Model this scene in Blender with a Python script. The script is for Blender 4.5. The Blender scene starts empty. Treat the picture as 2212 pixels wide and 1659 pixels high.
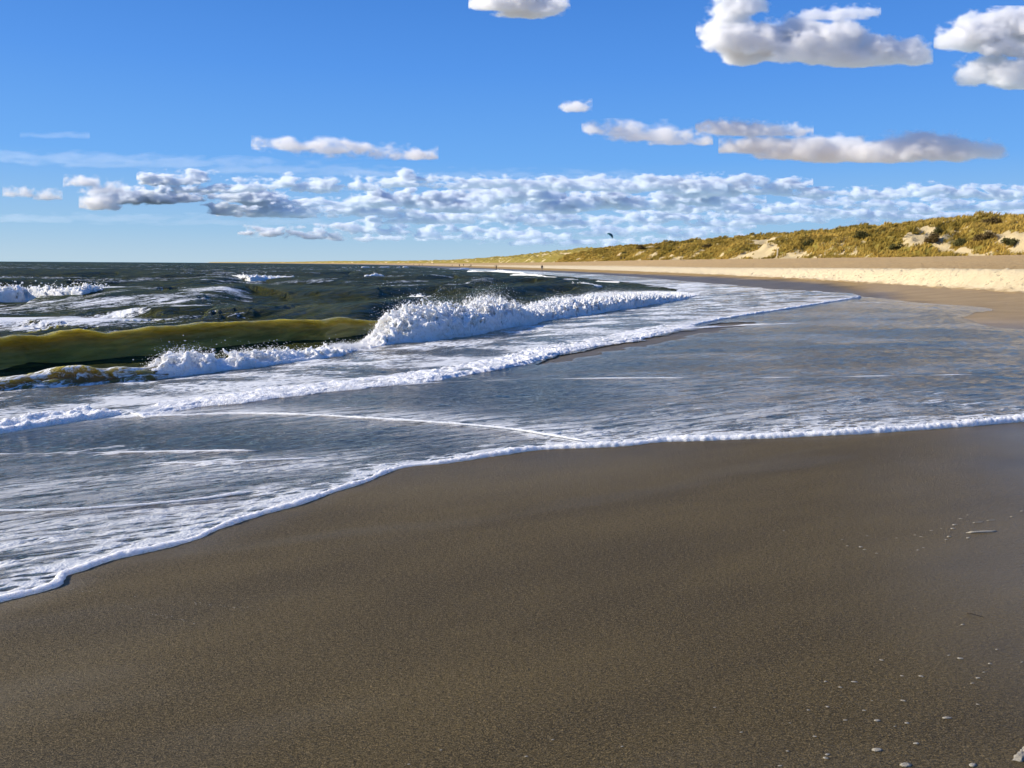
import bpy, bmesh, math, random
import openvdb
import numpy as np
from mathutils import Matrix, Vector

random.seed(7)
rng = np.random.default_rng(11)
sc = bpy.context.scene
COL = sc.collection
R = math.radians

# ------------------------------------------------------------------ noise
_perm = np.random.default_rng(3).permutation(256).astype(np.int32)
_perm = np.concatenate([_perm, _perm, _perm])
_g3 = np.array([[1,1,0],[-1,1,0],[1,-1,0],[-1,-1,0],[1,0,1],[-1,0,1],[1,0,-1],[-1,0,-1],
                [0,1,1],[0,-1,1],[0,1,-1],[0,-1,-1],[1,1,0],[-1,1,0],[0,-1,1],[0,-1,-1]], np.float32)
_g2 = np.array([[math.cos(a*math.pi/8), math.sin(a*math.pi/8)] for a in range(16)], np.float32)*1.3

def per2(x, y):
    xi = np.floor(x).astype(np.int64); yi = np.floor(y).astype(np.int64)
    xf = (x-xi).astype(np.float32); yf = (y-yi).astype(np.float32)
    xi &= 255; yi &= 255
    u = xf*xf*xf*(xf*(xf*6-15)+10); v = yf*yf*yf*(yf*(yf*6-15)+10)
    def g(ix, iy, fx, fy):
        h = _perm[_perm[ix]+iy] & 15
        return _g2[h, 0]*fx+_g2[h, 1]*fy
    a = g(xi, yi, xf, yf); b = g(xi+1, yi, xf-1, yf)
    c = g(xi, yi+1, xf, yf-1); d = g(xi+1, yi+1, xf-1, yf-1)
    return (a+u*(b-a))*(1-v)+(c+u*(d-c))*v

def per3(x, y, z):
    xi = np.floor(x).astype(np.int64); yi = np.floor(y).astype(np.int64); zi = np.floor(z).astype(np.int64)
    xf = (x-xi).astype(np.float32); yf = (y-yi).astype(np.float32); zf = (z-zi).astype(np.float32)
    xi &= 255; yi &= 255; zi &= 255
    u = xf*xf*xf*(xf*(xf*6-15)+10); v = yf*yf*yf*(yf*(yf*6-15)+10); w = zf*zf*zf*(zf*(zf*6-15)+10)
    def g(ix, iy, iz, fx, fy, fz):
        h = _perm[_perm[_perm[ix]+iy]+iz] & 15
        return _g3[h, 0]*fx+_g3[h, 1]*fy+_g3[h, 2]*fz
    def lay(k, fz):
        a = g(xi, yi, zi+k, xf, yf, fz); b = g(xi+1, yi, zi+k, xf-1, yf, fz)
        c = g(xi, yi+1, zi+k, xf, yf-1, fz); d = g(xi+1, yi+1, zi+k, xf-1, yf-1, fz)
        return (a+u*(b-a))*(1-v)+(c+u*(d-c))*v
    return lay(0, zf)*(1-w)+lay(1, zf-1)*w

def fbm2(x, y, o=4, g=.5):
    s = 0; a = 1.
    for k in range(o):
        s = s+a*per2(x*2**k+17.3*k, y*2**k-9.1*k); a *= g
    return s
def fbm3(x, y, z, o=4, g=.5):
    s = 0; a = 1.
    for k in range(o):
        s = s+a*per3(x*2**k+17.3*k, y*2**k-9.1*k, z*2**k+5.7*k); a *= g
    return s
def billow3(x, y, z, o=4, g=.5):
    s = 0; a = 1.
    for k in range(o):
        s = s+a*(1-2.2*np.abs(per3(x*2**k+17.3*k, y*2**k-9.1*k, z*2**k+5.7*k))); a *= g
    return s
def smooth(a, b, x):
    t = np.clip((x-a)/(b-a), 0, 1); return t*t*(3-2*t)

# ------------------------------------------------------------------ camera and pixel rays
H = 1.65; F = 1735.; CX = 1106.; CY = 829.5
th = R(8.46); ro = R(.35)
f0 = np.array([0, math.cos(th), -math.sin(th)]); u0 = np.array([0, math.sin(th), math.cos(th)]); r0 = np.array([1., 0, 0])
cr = r0*math.cos(ro)+u0*math.sin(ro); cu = -r0*math.sin(ro)+u0*math.cos(ro)
CAM = np.array([0, 0, H])
cam = bpy.data.cameras.new('camera'); co = bpy.data.objects.new('camera', cam); COL.objects.link(co)
co.matrix_world = Matrix(((cr[0], cu[0], -f0[0], 0), (cr[1], cu[1], -f0[1], 0), (cr[2], cu[2], -f0[2], H), (0, 0, 0, 1)))
cam.sensor_width = 36; cam.lens = 36*F/2212; cam.clip_start = .05; cam.clip_end = 90000
sc.camera = co

def ray(px, py):
    px = np.asarray(px, float); py = np.asarray(py, float)
    return f0+np.multiply.outer((px-CX)/F, cr)-np.multiply.outer((py-CY)/F, cu)
def plane(px, py, z):
    d = ray(px, py); t = (z-H)/d[..., 2]
    return CAM+d*t[..., None]
def proj(x, y, z):
    d = np.stack([x, y, z-H], -1); w = d@f0; w = np.where(w < .05, .05, w)
    return CX+F*(d@cr)/w, CY-F*(d@cu)/w

def px_line(pts, n, z=None, zf=None):
    """resample a traced polyline and drop it on the ground"""
    p = np.array(pts, float)
    t = np.arange(len(p)); tt = np.linspace(0, len(p)-1, n)
    # smooth (Catmull-Rom)
    i = np.clip(tt.astype(int), 0, len(p)-2); f = (tt-i)[:, None]
    P = lambda k: p[np.clip(k, 0, len(p)-1)]
    a, b, c, d = P(i-1), P(i), P(i+1), P(i+2)
    q = .5*((2*b)+(-a+c)*f+(2*a-5*b+4*c-d)*f**2+(-a+3*b-3*c+d)*f**3)
    return ground(q[:, 0], q[:, 1]) if z is None else plane(q[:, 0], q[:, 1], z)
def resample(P, step):
    d = np.r_[0, np.cumsum(np.linalg.norm(np.diff(P[:, :2], axis=0), axis=1))]
    n = max(3, int(d[-1]/step)+1); s = np.linspace(0, d[-1], n)
    return np.stack([np.interp(s, d, P[:, k]) for k in range(P.shape[1])], 1), s
def poly_dist(x, y, P):
    """unsigned distance, arc fraction and side of points to a polyline (world xy)"""
    best = np.full(x.shape, 1e9, np.float32); side = np.zeros(x.shape, np.float32); arc = np.zeros(x.shape, np.float32)
    n = len(P)-1
    for k in range(n):
        a = P[k, :2]; b = P[k+1, :2]; e = b-a; L2 = e@e+1e-12
        t = np.clip(((x-a[0])*e[0]+(y-a[1])*e[1])/L2, 0, 1)
        dx = x-a[0]-t*e[0]; dy = y-a[1]-t*e[1]; d = np.hypot(dx, dy)
        m = d < best
        best = np.where(m, d, best); side = np.where(m, np.sign(e[1]*dx-e[0]*dy), side)
        arc = np.where(m, (k+t)/n, arc)
    return best, arc, side

# ------------------------------------------------------------------ shore layout (world metres, x to the right, y ahead)
FOOT_PX = [(0,851),(167,841),(267,834),(369,818),(602,792),(735,776),(780,763),(851,747),(950,741),(1045,727),(1106,711),(1179,696),(1273,683),(1356,670),(1423,658),(1473,651)]
_fp = plane([p[0] for p in FOOT_PX], [p[1] for p in FOOT_PX], -.55)
fy = np.r_[[-40, 0], _fp[:, 1], [75, 100, 150, 230, 290, 515, 700, 1000, 1300, 2000, 3000, 4000, 5500, 8000, 12000]]
fx = np.r_[[-32, -14], _fp[:, 0], [16.5, 16.5, 12, 1, -12, -50, -82, -140, -210, -390, -730, -1130, -1760, -2900, -4900]]
o_ = np.argsort(fy); fy = fy[o_]; fx = fx[o_]
def xF(y): return np.interp(y, fy, fx)
def cosF(y):
    h = 3.+np.abs(y)*.05
    s = (xF(y+h)-xF(y-h))/(2*h); return 1/np.sqrt(1+s*s)
def nF(x, y): return (x-xF(y))*cosF(y)          # metres inland of the breaker foot
SY = [-60, 0, 30, 45, 60, 84, 130, 195, 260, 400, 515, 700, 1000, 1300, 2000, 3000, 4000, 5500, 8000, 12000]
SX = [60, 44, 31, 28, 29, 31, 31, 28, 20, 0, -16, -48, -105, -165, -340, -670, -1060, -1680, -2800, -4750]
DY = [-60, 0, 40, 80, 110, 140, 180, 255, 360, 540, 780, 1270, 1950, 3000, 4000, 5500, 8000, 12000]
DX = [86, 80, 75, 72, 70, 70, 62, 47, 40, 29, -3, -77, -231, -560, -936, -1540, -2650, -4500]
def xS(y): return np.interp(y, SY, SX)
def xD(y): return np.interp(y, DY, DX)
def wob(y): return 1.2*per2(y*.09, y*0+3.3)+.5*per2(y*.31, y*0+7.7)
HS = lambda y: np.interp(y, [0, 60, 90, 140, 220, 400], [1.25, 1.2, 1.12, .95, .85, .8])
ws_ = lambda y: np.interp(y, [60, 140, 250], [1.7, 4.5, 8])

def sand_z(x, y):
    n = nF(x, y)
    z = np.interp(n, [-80, -25, 0, 4, 8, 13, 40], [-5, -1.9, -.68, -.4, -.17, 0, .1])
    s = xS(y)+wob(y)*.8; d = xD(y); hs = HS(y)
    t = x-s
    up = np.where(t < 0, .28*smooth(-9, 0, t), 0)
    ws = ws_(y)
    up = np.where(t >= 0, .28+hs*smooth(0, 1, t/ws), up)
    w2 = np.maximum(d-s-ws, 5)
    up = np.where(t > ws, .28+hs+(3.3-.28-hs)*np.clip((t-ws)/w2, 0, 1.0), up)
    z = np.where(n > 8, np.maximum(z, -.17)+up, z+up*smooth(2, 8, n))
    z = z+.02*per2(x*.35, y*.35)*smooth(8, 16, n)
    return z
def ground(px, py):
    d = ray(px, py); t = np.zeros(d.shape[0]); z = np.zeros(d.shape[0])
    z[:] = 0.
    for _ in range(60):
        t = (z-H)/np.minimum(d[:, 2], -1e-5)
        P = CAM+d*t[:, None]
        z = .5*z+.5*sand_z(P[:, 0], P[:, 1])
    P[:, 2] = sand_z(P[:, 0], P[:, 1])
    return P

# ------------------------------------------------------------------ mesh helpers
def link(name, me, mat=None, parent=None):
    o = bpy.data.objects.new(name, me); COL.objects.link(o)
    if mat is not None: me.materials.append(mat)
    if parent is not None: o.parent = parent
    return o
def tag(o, label=None, cat=None, group=None, kind=None):
    if label: o['label'] = label
    if cat: o['category'] = cat
    if group: o['group'] = group
    if kind: o['kind'] = kind
    return o
def mesh_from(name, V, T, attrs=None, smooth_=True):
    """V (n,3); T (m,3) or (m,4)"""
    V = np.ascontiguousarray(V, np.float32); T = np.ascontiguousarray(T, np.int32)
    me = bpy.data.meshes.new(name); k = T.shape[1]
    me.vertices.add(len(V)); me.vertices.foreach_set('co', V.ravel())
    me.loops.add(T.size); me.loops.foreach_set('vertex_index', T.ravel())
    me.polygons.add(len(T)); me.polygons.foreach_set('loop_start', np.arange(0, T.size, k, dtype=np.int32))
    me.polygons.foreach_set('use_smooth', np.full(len(T), smooth_))
    me.update(calc_edges=True)
    for n, a in (attrs or {}).items():
        at = me.attributes.new(n, 'FLOAT', 'POINT'); at.data.foreach_set('value', np.ascontiguousarray(a, np.float32).ravel())
    return me
def grid_faces(r, c, wrap=False):
    i = np.arange(r*c).reshape(r, c)
    if wrap: i = np.concatenate([i, i[:, :1]], 1)
    return np.stack([i[:-1, :-1], i[:-1, 1:], i[1:, 1:], i[1:, :-1]], -1).reshape(-1, 4)
def compact(V, T, attrs):
    u = np.unique(T); m = np.full(len(V), -1, np.int64); m[u] = np.arange(len(u))
    return V[u], m[T], {k: np.asarray(a).ravel()[u] for k, a in attrs.items()}

# ------------------------------------------------------------------ materials
class NT:
    def __init__(s, name):
        s.m = bpy.data.materials.new(name); s.m.use_nodes = True; s.t = s.m.node_tree; s.t.nodes.clear()
        s.out = s.t.nodes.new('ShaderNodeOutputMaterial')
    def n(s, typ, inp=None, **kw):
        nd = s.t.nodes.new(typ)
        for k, v in kw.items(): setattr(nd, k, v)
        for k, v in (inp or {}).items():
            if isinstance(v, bpy.types.NodeSocket): s.t.links.new(v, nd.inputs[k])
            else: nd.inputs[k].default_value = v
        return nd
    def attr(s, name): return s.n('ShaderNodeAttribute', attribute_name=name).outputs['Fac']
    def math(s, op, a, b=0., c=0., clamp=False):
        nd = s.n('ShaderNodeMath', operation=op, use_clamp=clamp)
        for i, v in enumerate((a, b, c)):
            if isinstance(v, bpy.types.NodeSocket): s.t.links.new(v, nd.inputs[i])
            else: nd.inputs[i].default_value = v
        return nd.outputs[0]
    def mix(s, fac, a, b):
        nd = s.n('ShaderNodeMix', data_type='RGBA')
        for i, v in ((0, fac), (6, a), (7, b)):
            if isinstance(v, bpy.types.NodeSocket): s.t.links.new(v, nd.inputs[i])
            else: nd.inputs[i].default_value = v if i == 0 else (*v, 1)
        return nd.outputs[2]
    def pos(s): return s.n('ShaderNodeNewGeometry').outputs['Position']
    def mapping(s, v, rot=0., scale=(1, 1, 1)):
        return s.n('ShaderNodeMapping', {'Vector': v, 'Rotation': (0, 0, rot), 'Scale': tuple(1/k for k in scale)}, vector_type='TEXTURE').outputs[0]
    def noise(s, v, scale, detail=4, rough=.5, dist=0., dim='3D'):
        return s.n('ShaderNodeTexNoise', {'Vector': v, 'Scale': scale, 'Detail': detail, 'Roughness': rough, 'Distortion': dist}, noise_dimensions=dim).outputs['Fac']
    def ramp(s, v, a, b):
        return s.n('ShaderNodeMapRange', {'Value': v, 'From Min': a, 'From Max': b, 'To Min': 0., 'To Max': 1.}, interpolation_type='SMOOTHSTEP').outputs[0]
    def bump(s, h, strength, dist, normal=None):
        i = {'Height': h, 'Strength': strength, 'Distance': dist}
        if normal is not None: i['Normal'] = normal
        return s.n('ShaderNodeBump', i).outputs[0]
    def surf(s, sock): s.t.links.new(sock, s.out.inputs['Surface']); return s.m
def pbsdf(nt, **kw):
    m = {'base': 'Base Color', 'rough': 'Roughness', 'spec': 'Specular IOR Level', 'ior': 'IOR', 'normal': 'Normal', 'sss': 'Subsurface Weight',
         'rad': 'Subsurface Radius', 'sscale': 'Subsurface Scale', 'metal': 'Metallic', 'sheen': 'Sheen Weight'}
    inp = {}
    for k, v in kw.items():
        if k == 'base' and not isinstance(v, bpy.types.NodeSocket): v = (*v, 1)
        inp[m[k]] = v
    return nt.n('ShaderNodeBsdfPrincipled', inp).outputs[0]

SHORE_ROT = R(-24)      # shore-parallel direction seen from above

def mat_sand():
    t = NT('sand'); p = t.pos()
    wet = t.attr('wet'); sm = t.attr('gloss'); dry = t.attr('dry')
    big = t.noise(t.mapping(p, R(25), (.35, 1.1, 1)), .9, 5, .62)
    gr = t.noise(p, 160, 3, .7)
    grain = t.noise(p, 420, 2, .6)
    # small wind and backwash ripples, stretched along the shore
    rp = t.noise(t.mapping(p, R(6), (34, 95, 1)), 1., 3, .65, .8)
    rp2 = t.noise(t.mapping(p, R(8), (5, 38, 1)), 1., 2, .5, .3)
    wetc = t.mix(t.ramp(big, .32, .68), (.080, .056, .018), (.152, .108, .036))
    sp1 = t.noise(t.mapping(p, 0, (150, 250, 1)), 1., 3, .75); sp2 = t.noise(t.mapping(p, R(8), (42, 110, 1)), 1., 3, .7)
    spk = t.math('ADD', t.math('MULTIPLY', sp1, .68), t.math('MULTIPLY', sp2, .32))
    rg = t.math('SUBTRACT', 1., t.math('MULTIPLY', sm, .65))
    wetc = t.mix(t.math('MULTIPLY', t.ramp(spk, .49, .61), rg), wetc, (.265, .196, .098))
    wetc = t.mix(t.math('MULTIPLY', t.ramp(spk, .51, .39), rg), wetc, (.028, .021, .010))
    wetc = t.mix(t.math('MULTIPLY', t.ramp(grain, .5, .34), .3), wetc, (.03, .023, .012))
    dn = t.noise(p, 2.2, 6, .65); dn2 = t.noise(t.mapping(p, 0, (.05, .4, 1)), 1., 4, .6)
    dryc = t.mix(t.ramp(dn, .35, .65), (.50, .335, .155), (.58, .41, .21))
    dryc = t.mix(t.math('MULTIPLY', t.ramp(dn2, .45, .62), .35), dryc, (.46, .34, .20))
    damp = t.mix(t.ramp(big, .3, .7), (.35, .235, .10), (.43, .30, .14))
    c = t.mix(wet, damp, wetc); c = t.mix(dry, c, dryc); c = t.mix(t.attr('scarp'), c, t.mix(dn, (.68, .55, .34), (.80, .68, .45)))  # scarp: pale loose sand, brightened further to look sunlit
    h = t.math('ADD', t.math('MULTIPLY', rp, .8), t.math('MULTIPLY', gr, .35))
    h = t.math('MULTIPLY', h, t.math('SUBTRACT', 1., t.math('MULTIPLY', sm, .8)))
    h = t.math('ADD', h, t.math('MULTIPLY', t.math('MULTIPLY', rp2, sm), .30))
    b1 = t.bump(h, 1., .030)
    pit = t.n('ShaderNodeTexVoronoi', {'Vector': p, 'Scale': 1.9, 'Randomness': 1.}).outputs['Distance']
    hd = t.math('ADD', t.noise(p, 5., 5, .7), t.math('MULTIPLY', t.ramp(pit, .08, .32), .9))
    b2 = t.bump(t.math('MULTIPLY', hd, dry), .9, .16, b1)
    ro = t.math('SUBTRACT', .62, t.math('MULTIPLY', sm, .36))
    ro = t.math('ADD', ro, t.math('MULTIPLY', dry, .4))
    sp = t.math('ADD', t.math('MULTIPLY', wet, .16), t.math('MULTIPLY', sm, .3))
    return t.surf(pbsdf(t, base=c, rough=ro, spec=sp, normal=b2))

def foam_bsdf(t, nrm=None):
    return pbsdf(t, base=(.86, .87, .86), rough=.75, spec=.25, **({'normal': nrm} if nrm is not None else {}))

def mat_shallow():
    t = NT('shallow_water'); p = t.pos(); fo = t.attr('foam'); dp = t.attr('depth'); lace = t.attr('lace')
    q = t.mapping(p, SHORE_ROT, (1, 1, 1))
    w1 = t.noise(t.mapping(p, R(20), (5, 15, 1)), 1., 3, .55, .8)
    w2 = t.noise(t.mapping(p, R(42), (2., 6, 1)), 1., 3, .5, .4)
    w3 = t.noise(t.mapping(p, R(28), (11, 27, 1)), 1., 3, .6, .5)
    h = t.math('ADD', t.math('MULTIPLY', t.math('ADD', t.math('MULTIPLY', w1, .5), t.math('MULTIPLY', w2, .55)), t.attr('chop')), t.math('MULTIPLY', w3, .62))
    nr = t.bump(h, 1., .022)
    # foam: thin veils full of holes, and streaks drawn out along the shore
    sa = t.noise(t.mapping(p, R(24), (1.2, 8., 1)), 1., 7, .68, .9); sb_ = t.noise(t.mapping(p, R(57), (2.7, 10.5, 1)), 1., 7, .70, 1.2)
    st = t.math('ADD', t.math('MULTIPLY', sa, t.math('SUBTRACT', 1., dp)), t.math('MULTIPLY', sb_, dp))
    ce = t.n('ShaderNodeTexVoronoi', {'Vector': t.mapping(t.n('ShaderNodeVectorMath', {0: p, 1: t.n('ShaderNodeVectorMath', {0: t.n('ShaderNodeTexNoise', {'Vector': p, 'Scale': 6., 'Detail': 2.}).outputs['Color'], 1: (.12, .12, 0)}, operation='MULTIPLY').outputs[0]}, operation='ADD').outputs[0], R(24), (6.5, 17, 1)), 'Scale': 1., 'Smoothness': .35}, feature='SMOOTH_F1').outputs['Distance']
    hole = t.ramp(ce, .12, .62)
    pat = t.math('ADD', t.math('MULTIPLY', st, .75), t.math('MULTIPLY', t.math('SUBTRACT', t.math('MULTIPLY', hole, .50), .25), lace))
    fine = t.noise(p, 34, 3, .6)
    pat = t.math('ADD', pat, t.math('MULTIPLY', fine, .14))
    thr = t.math('SUBTRACT', .86, fo)
    d = t.math('SUBTRACT', pat, thr)
    mask = t.math('MULTIPLY', t.ramp(d, -.065, .085), t.math('ADD', .72, t.math('MULTIPLY', dp, .25)))
    vl = t.math('MULTIPLY', t.attr('veil'), t.math('MULTIPLY', t.ramp(st, .38, .58), t.ramp(t.math('ADD', hole, t.math('MULTIPLY', st, .5)), .28, .55)))
    mask = t.math('MAXIMUM', mask, t.math('MULTIPLY', vl, .70))
    fn = t.bump(t.math('ADD', pat, t.math('MULTIPLY', fine, .25)), .9, .05)
    # clear film: sand shows through, the sky mirrors in it
    fr = t.n('ShaderNodeFresnel', {'IOR': 1.42, 'Normal': nr}).outputs[0]
    tint = t.mix(dp, (.80, .79, .76), (.55, .53, .40))
    clear = t.n('ShaderNodeBsdfTransparent', {'Color': tint}).outputs[0]
    gl = t.n('ShaderNodeBsdfGlossy', {'Color': (1, .93, .82, 1), 'Roughness': .08, 'Normal': nr}).outputs[0]
    turb = t.n('ShaderNodeBsdfDiffuse', {'Color': (.16, .135, .075, 1), 'Normal': nr}).outputs[0]
    low = t.n('ShaderNodeMixShader', {0: t.math('MULTIPLY', dp, .8), 1: clear, 2: turb}).outputs[0]
    wat = t.n('ShaderNodeMixShader', {0: fr, 1: low, 2: gl}).outputs[0]
    mx = t.n('ShaderNodeMixShader', {0: mask, 1: wat, 2: foam_bsdf(t, fn)}).outputs[0]
    return t.surf(mx)

def water_body(t, p, base_a, base_b, radius, scale, bumps, rough=.1, ior=1.33, refl=(.5, .5, .5)):
    st = t.noise(t.mapping(p, R(66), (.35, 1.5, 3.)), 1.6, 5, .6, .5)
    base = t.mix(t.ramp(st, .3, .7), base_a, base_b)
    nr = None
    for sx, sy, rot, hgt, dist in bumps:
        nn = t.noise(t.mapping(p, R(rot), (sx, sy, sy)), 1., 4, .55, .5)
        nr = t.bump(nn, hgt, dist, nr)
    b = pbsdf(t, base=base, rough=.5, spec=0., sss=1., rad=radius, sscale=scale, normal=nr)
    fr = t.n('ShaderNodeFresnel', {'IOR': ior, 'Normal': nr}).outputs[0]
    gl = t.n('ShaderNodeBsdfGlossy', {'Color': (*refl, 1), 'Roughness': rough, 'Normal': nr}).outputs[0]
    return t.n('ShaderNodeMixShader', {0: fr, 1: b, 2: gl}).outputs[0], nr

def mat_sea():
    t = NT('sea_water'); p = t.pos(); fo = t.attr('foam')
    wb, nr = water_body(t, p, (.017, .027, .013), (.052, .050, .012), (1., .85, .25), .40,
                        [(.45, 1.3, 62, .8, .40), (1.6, 4.2, 50, .7, .13)], .08, 1.36, (.08, .14, .17))
    st = t.noise(t.mapping(p, R(60), (.95, 3.6, .9)), 1., 7, .70, 1.3)
    fine = t.noise(p, 12., 4, .65)
    pat = t.math('ADD', t.math('MULTIPLY', st, .72), t.math('MULTIPLY', fine, .3))
    d = t.math('SUBTRACT', pat, t.math('SUBTRACT', 1.0, fo))
    mask = t.ramp(d, -.02, .075)
    fn = t.bump(pat, .8, .2)
    return t.surf(t.n('ShaderNodeMixShader', {0: mask, 1: wb, 2: foam_bsdf(t, fn)}).outputs[0])

def mat_wave(name='wave_water', ca=(.150, .128, .020), cb=(.275, .235, .046)):
    t = NT(name); p = t.pos(); fo = t.attr('foam')
    wb, nr = water_body(t, p, ca, cb, (1., .84, .25), .95,
                        [(.45, 2.6, 66, .55, .14), (1.3, 9., 66, .6, .07)], .12, 1.28, (.6, .6, .6))
    fine = t.noise(t.mapping(p, R(62), (2.2, 9., 9.)), 1., 6, .7, .8)
    d = t.math('SUBTRACT', fine, t.math('SUBTRACT', 1.0, fo))
    mask = t.ramp(d, -.02, .12)
    return t.surf(t.n('ShaderNodeMixShader', {0: mask, 1: wb, 2: foam_bsdf(t)}).outputs[0])

def mat_foam(name='foam', fine=22., bdist=.05, sss=True, ca=(.66, .63, .55), cb=(.90, .90, .88)):
    t = NT(name); p = t.pos()
    a = t.noise(p, fine, 5, .7); v = t.n('ShaderNodeTexVoronoi', {'Vector': p, 'Scale': fine*3.}, feature='F1').outputs['Distance']
    b = t.bump(t.math('SUBTRACT', a, t.math('MULTIPLY', v, .4)), .8, bdist)
    base = t.mix(t.ramp(a, .28, .5), ca, cb)
    kw = dict(sss=1., rad=(1., .96, .92), sscale=.06) if sss else {}
    return t.surf(pbsdf(t, base=base, rough=.7, spec=.3, normal=b, **kw))

M_SAND = mat_sand(); M_SHALLOW = mat_shallow(); M_SEA = mat_sea(); M_WAVE = mat_wave(); M_SLAB = mat_wave('sandy_water', (.10, .088, .03), (.19, .165, .062))
M_FOAM = mat_foam('foam', 14., .06); M_EDGE = mat_foam('edge_foam', 60., .012); M_FLECK = mat_foam('fleck_foam', 120., .004, False, (.16, .14, .10), (.33, .30, .235))

# ------------------------------------------------------------------ sand
L_EDGE = [(-160,1340),(-60,1318),(0,1298),(60,1283),(118,1266),(136,1244),(180,1229),(250,1205),(330,1188),(420,1165),(470,1142),(560,1112),(640,1090),(720,1062),(790,1040),(830,1022),(880,1008),(960,1000),(1060,985),(1150,972),(1260,966),(1350,962),(1430,953),(1500,951),(1620,947),(1750,941),(1900,933),(2050,922),(2212,908),(2400,890),(2700,862)]
def az_cols(n_in, a_in, n_out, a_out):
    i = np.linspace(-a_in, a_in, n_in); s = np.linspace(a_in, a_out, n_out+1)[1:]
    return np.radians(np.r_[-s[::-1], i, s])
az = az_cols(680, 36, 40, 85)
rr = np.r_[.25*np.geomspace(1, 120, 430), np.arange(30.3, 135, .3), np.geomspace(135.5, 11000, 330)]
AA, RR = np.meshgrid(az, rr); X = RR*np.sin(AA); Y = RR*np.cos(AA)
n = nF(X, Y); t_s = X-xS(Y)-wob(Y)*.8
Z = sand_z(X, Y)
dry = smooth(-1.2, .8, t_s+.8*fbm2(X*.4, Y*.4, 3))
Z = Z+dry*smooth(0, 3, t_s)*(.06*fbm2(X*1.1, Y*1.1, 4)+.09*np.minimum(0, fbm2(X*1.7+5, Y*1.7, 2)+.1))
scarp_m = np.exp(-((t_s-.5)/1.6)**2)*smooth(30, 40, Y)*(1-smooth(140, 220, Y))
scarp_sunlit = smooth(-.6, .5, t_s+.5*fbm2(X*.5, Y*.5, 3))*smooth(ws_(Y)*1.5+.5, ws_(Y)*.9, t_s)*smooth(25, 40, Y)*(1-.5*smooth(300, 600, Y))  # scarp face painted paler to strengthen the sunlit look of the slope
Z = Z+scarp_m*(.16*fbm2(X*1.3+9, Y*1.3, 4)+.14*np.abs(fbm2(X*2.6+9, Y*2.6, 3)))
uu = X*.41+Y*.91; vv = X*.91-Y*.41
gloss = np.clip(smooth(.3, 2.6, X-.42*Y+.55+.5*fbm2(X*.6, Y*.6, 3))*.95, 0, 1)*(1-dry)
W_EDGE = px_line(L_EDGE, 260)
db = np.full(X.shape, 99.); nb_ = (Y < 16) & (np.abs(X) < 16); db[nb_] = poly_dist(X[nb_], Y[nb_], W_EDGE[::6])[0]
gloss = np.maximum(gloss, .5*np.exp(-(db/(.22+.12*fbm2(X*.8, Y*.8, 2)))**2)+.22*smooth(.1, .4, fbm2((X*.93+Y*.37)*.16+3, (Y*.93-X*.37)*.75, 4))*(RR < 14))
gloss = np.maximum(gloss, smooth(13, 10.5, n)*.55*smooth(5., 8., Y)*(1-dry))*(1-.7*smooth(18, 30, Y)*smooth(10, 13, n))
wet = (1-smooth(10, 13.5, n+1.5*fbm2(X*.15, Y*.15, 3)))
wet = np.where(Y < 24, np.maximum(wet, 1-smooth(20, 30, Y+X*.2)), wet)
wet = wet*(1-dry)
M = mesh_from('sand', np.stack([X, Y, Z], -1).reshape(-1, 3), grid_faces(*X.shape), {'wet': wet, 'gloss': gloss, 'dry': dry, 'scarp': np.clip(scarp_sunlit, 0, 1)})
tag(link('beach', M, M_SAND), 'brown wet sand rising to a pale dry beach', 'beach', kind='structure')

# ------------------------------------------------------------------ foam lines traced on the flat sand
L_B = [(240,905),(380,902),(500,898),(640,900),(760,906),(960,919),(1100,932),(1200,948),(1285,962)]
L_C = [(-80,990),(0,987),(100,985),(200,984),(380,981),(560,979)]
L_D = [(330,1006),(420,1006),(550,1001),(700,995)]
L_E = [(-80,1114),(0,1111),(140,1108),(300,1098),(430,1085),(560,1066)]
L_F = [(800,841),(900,833),(1000,827),(1200,822),(1500,820),(1700,819),(1900,816),(2100,813)]
L_G = [(285,905),(360,893),(430,879),(520,872),(600,860),(700,849),(800,838),(900,829),(960,819),(1060,801),(1130,788),(1200,766),(1280,749),(1360,738),(1440,718),(1560,691),(1700,669),(1860,643)]
L_H = [(-120,962),(0,940),(60,931),(130,921),(200,910),(235,905),(266,904)]
L_I = [(1430,716),(1520,710),(1600,705),(1730,700)]
FILM_END = [(2900,760),(2500,728),(2212,712),(2140,704),(2100,692),(2088,683),(2150,668),(2080,660),(2000,655),(1920,646),(1860,640),(1780,634),(1700,629),(1640,621),(1600,617),(1500,609),(1400,600),(1330,595),(1250,591),(1150,586),(1050,582)]
W_EDGE = px_line(L_EDGE, 260); W_B = px_line(L_B, 70); W_G = px_line(L_G, 150); W_H = px_line(L_H, 60)
W_C = px_line(L_C, 50); W_D = px_line(L_D, 40); W_E = px_line(L_E, 50); W_F = px_line(L_F, 60); W_I = px_line(L_I, 40)
GH = np.concatenate([W_H, W_G])

def inside(px, py, poly):
    c = np.zeros(px.shape, bool); P = np.array(poly, float); j = len(P)-1
    for i in range(len(P)):
        xi, yi = P[i]; xj, yj = P[j]
        if yi != yj:
            c ^= ((yi > py) != (yj > py)) & (px < (xj-xi)*(py-yi)/(yj-yi)+xi)
        j = i
    return c

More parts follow.
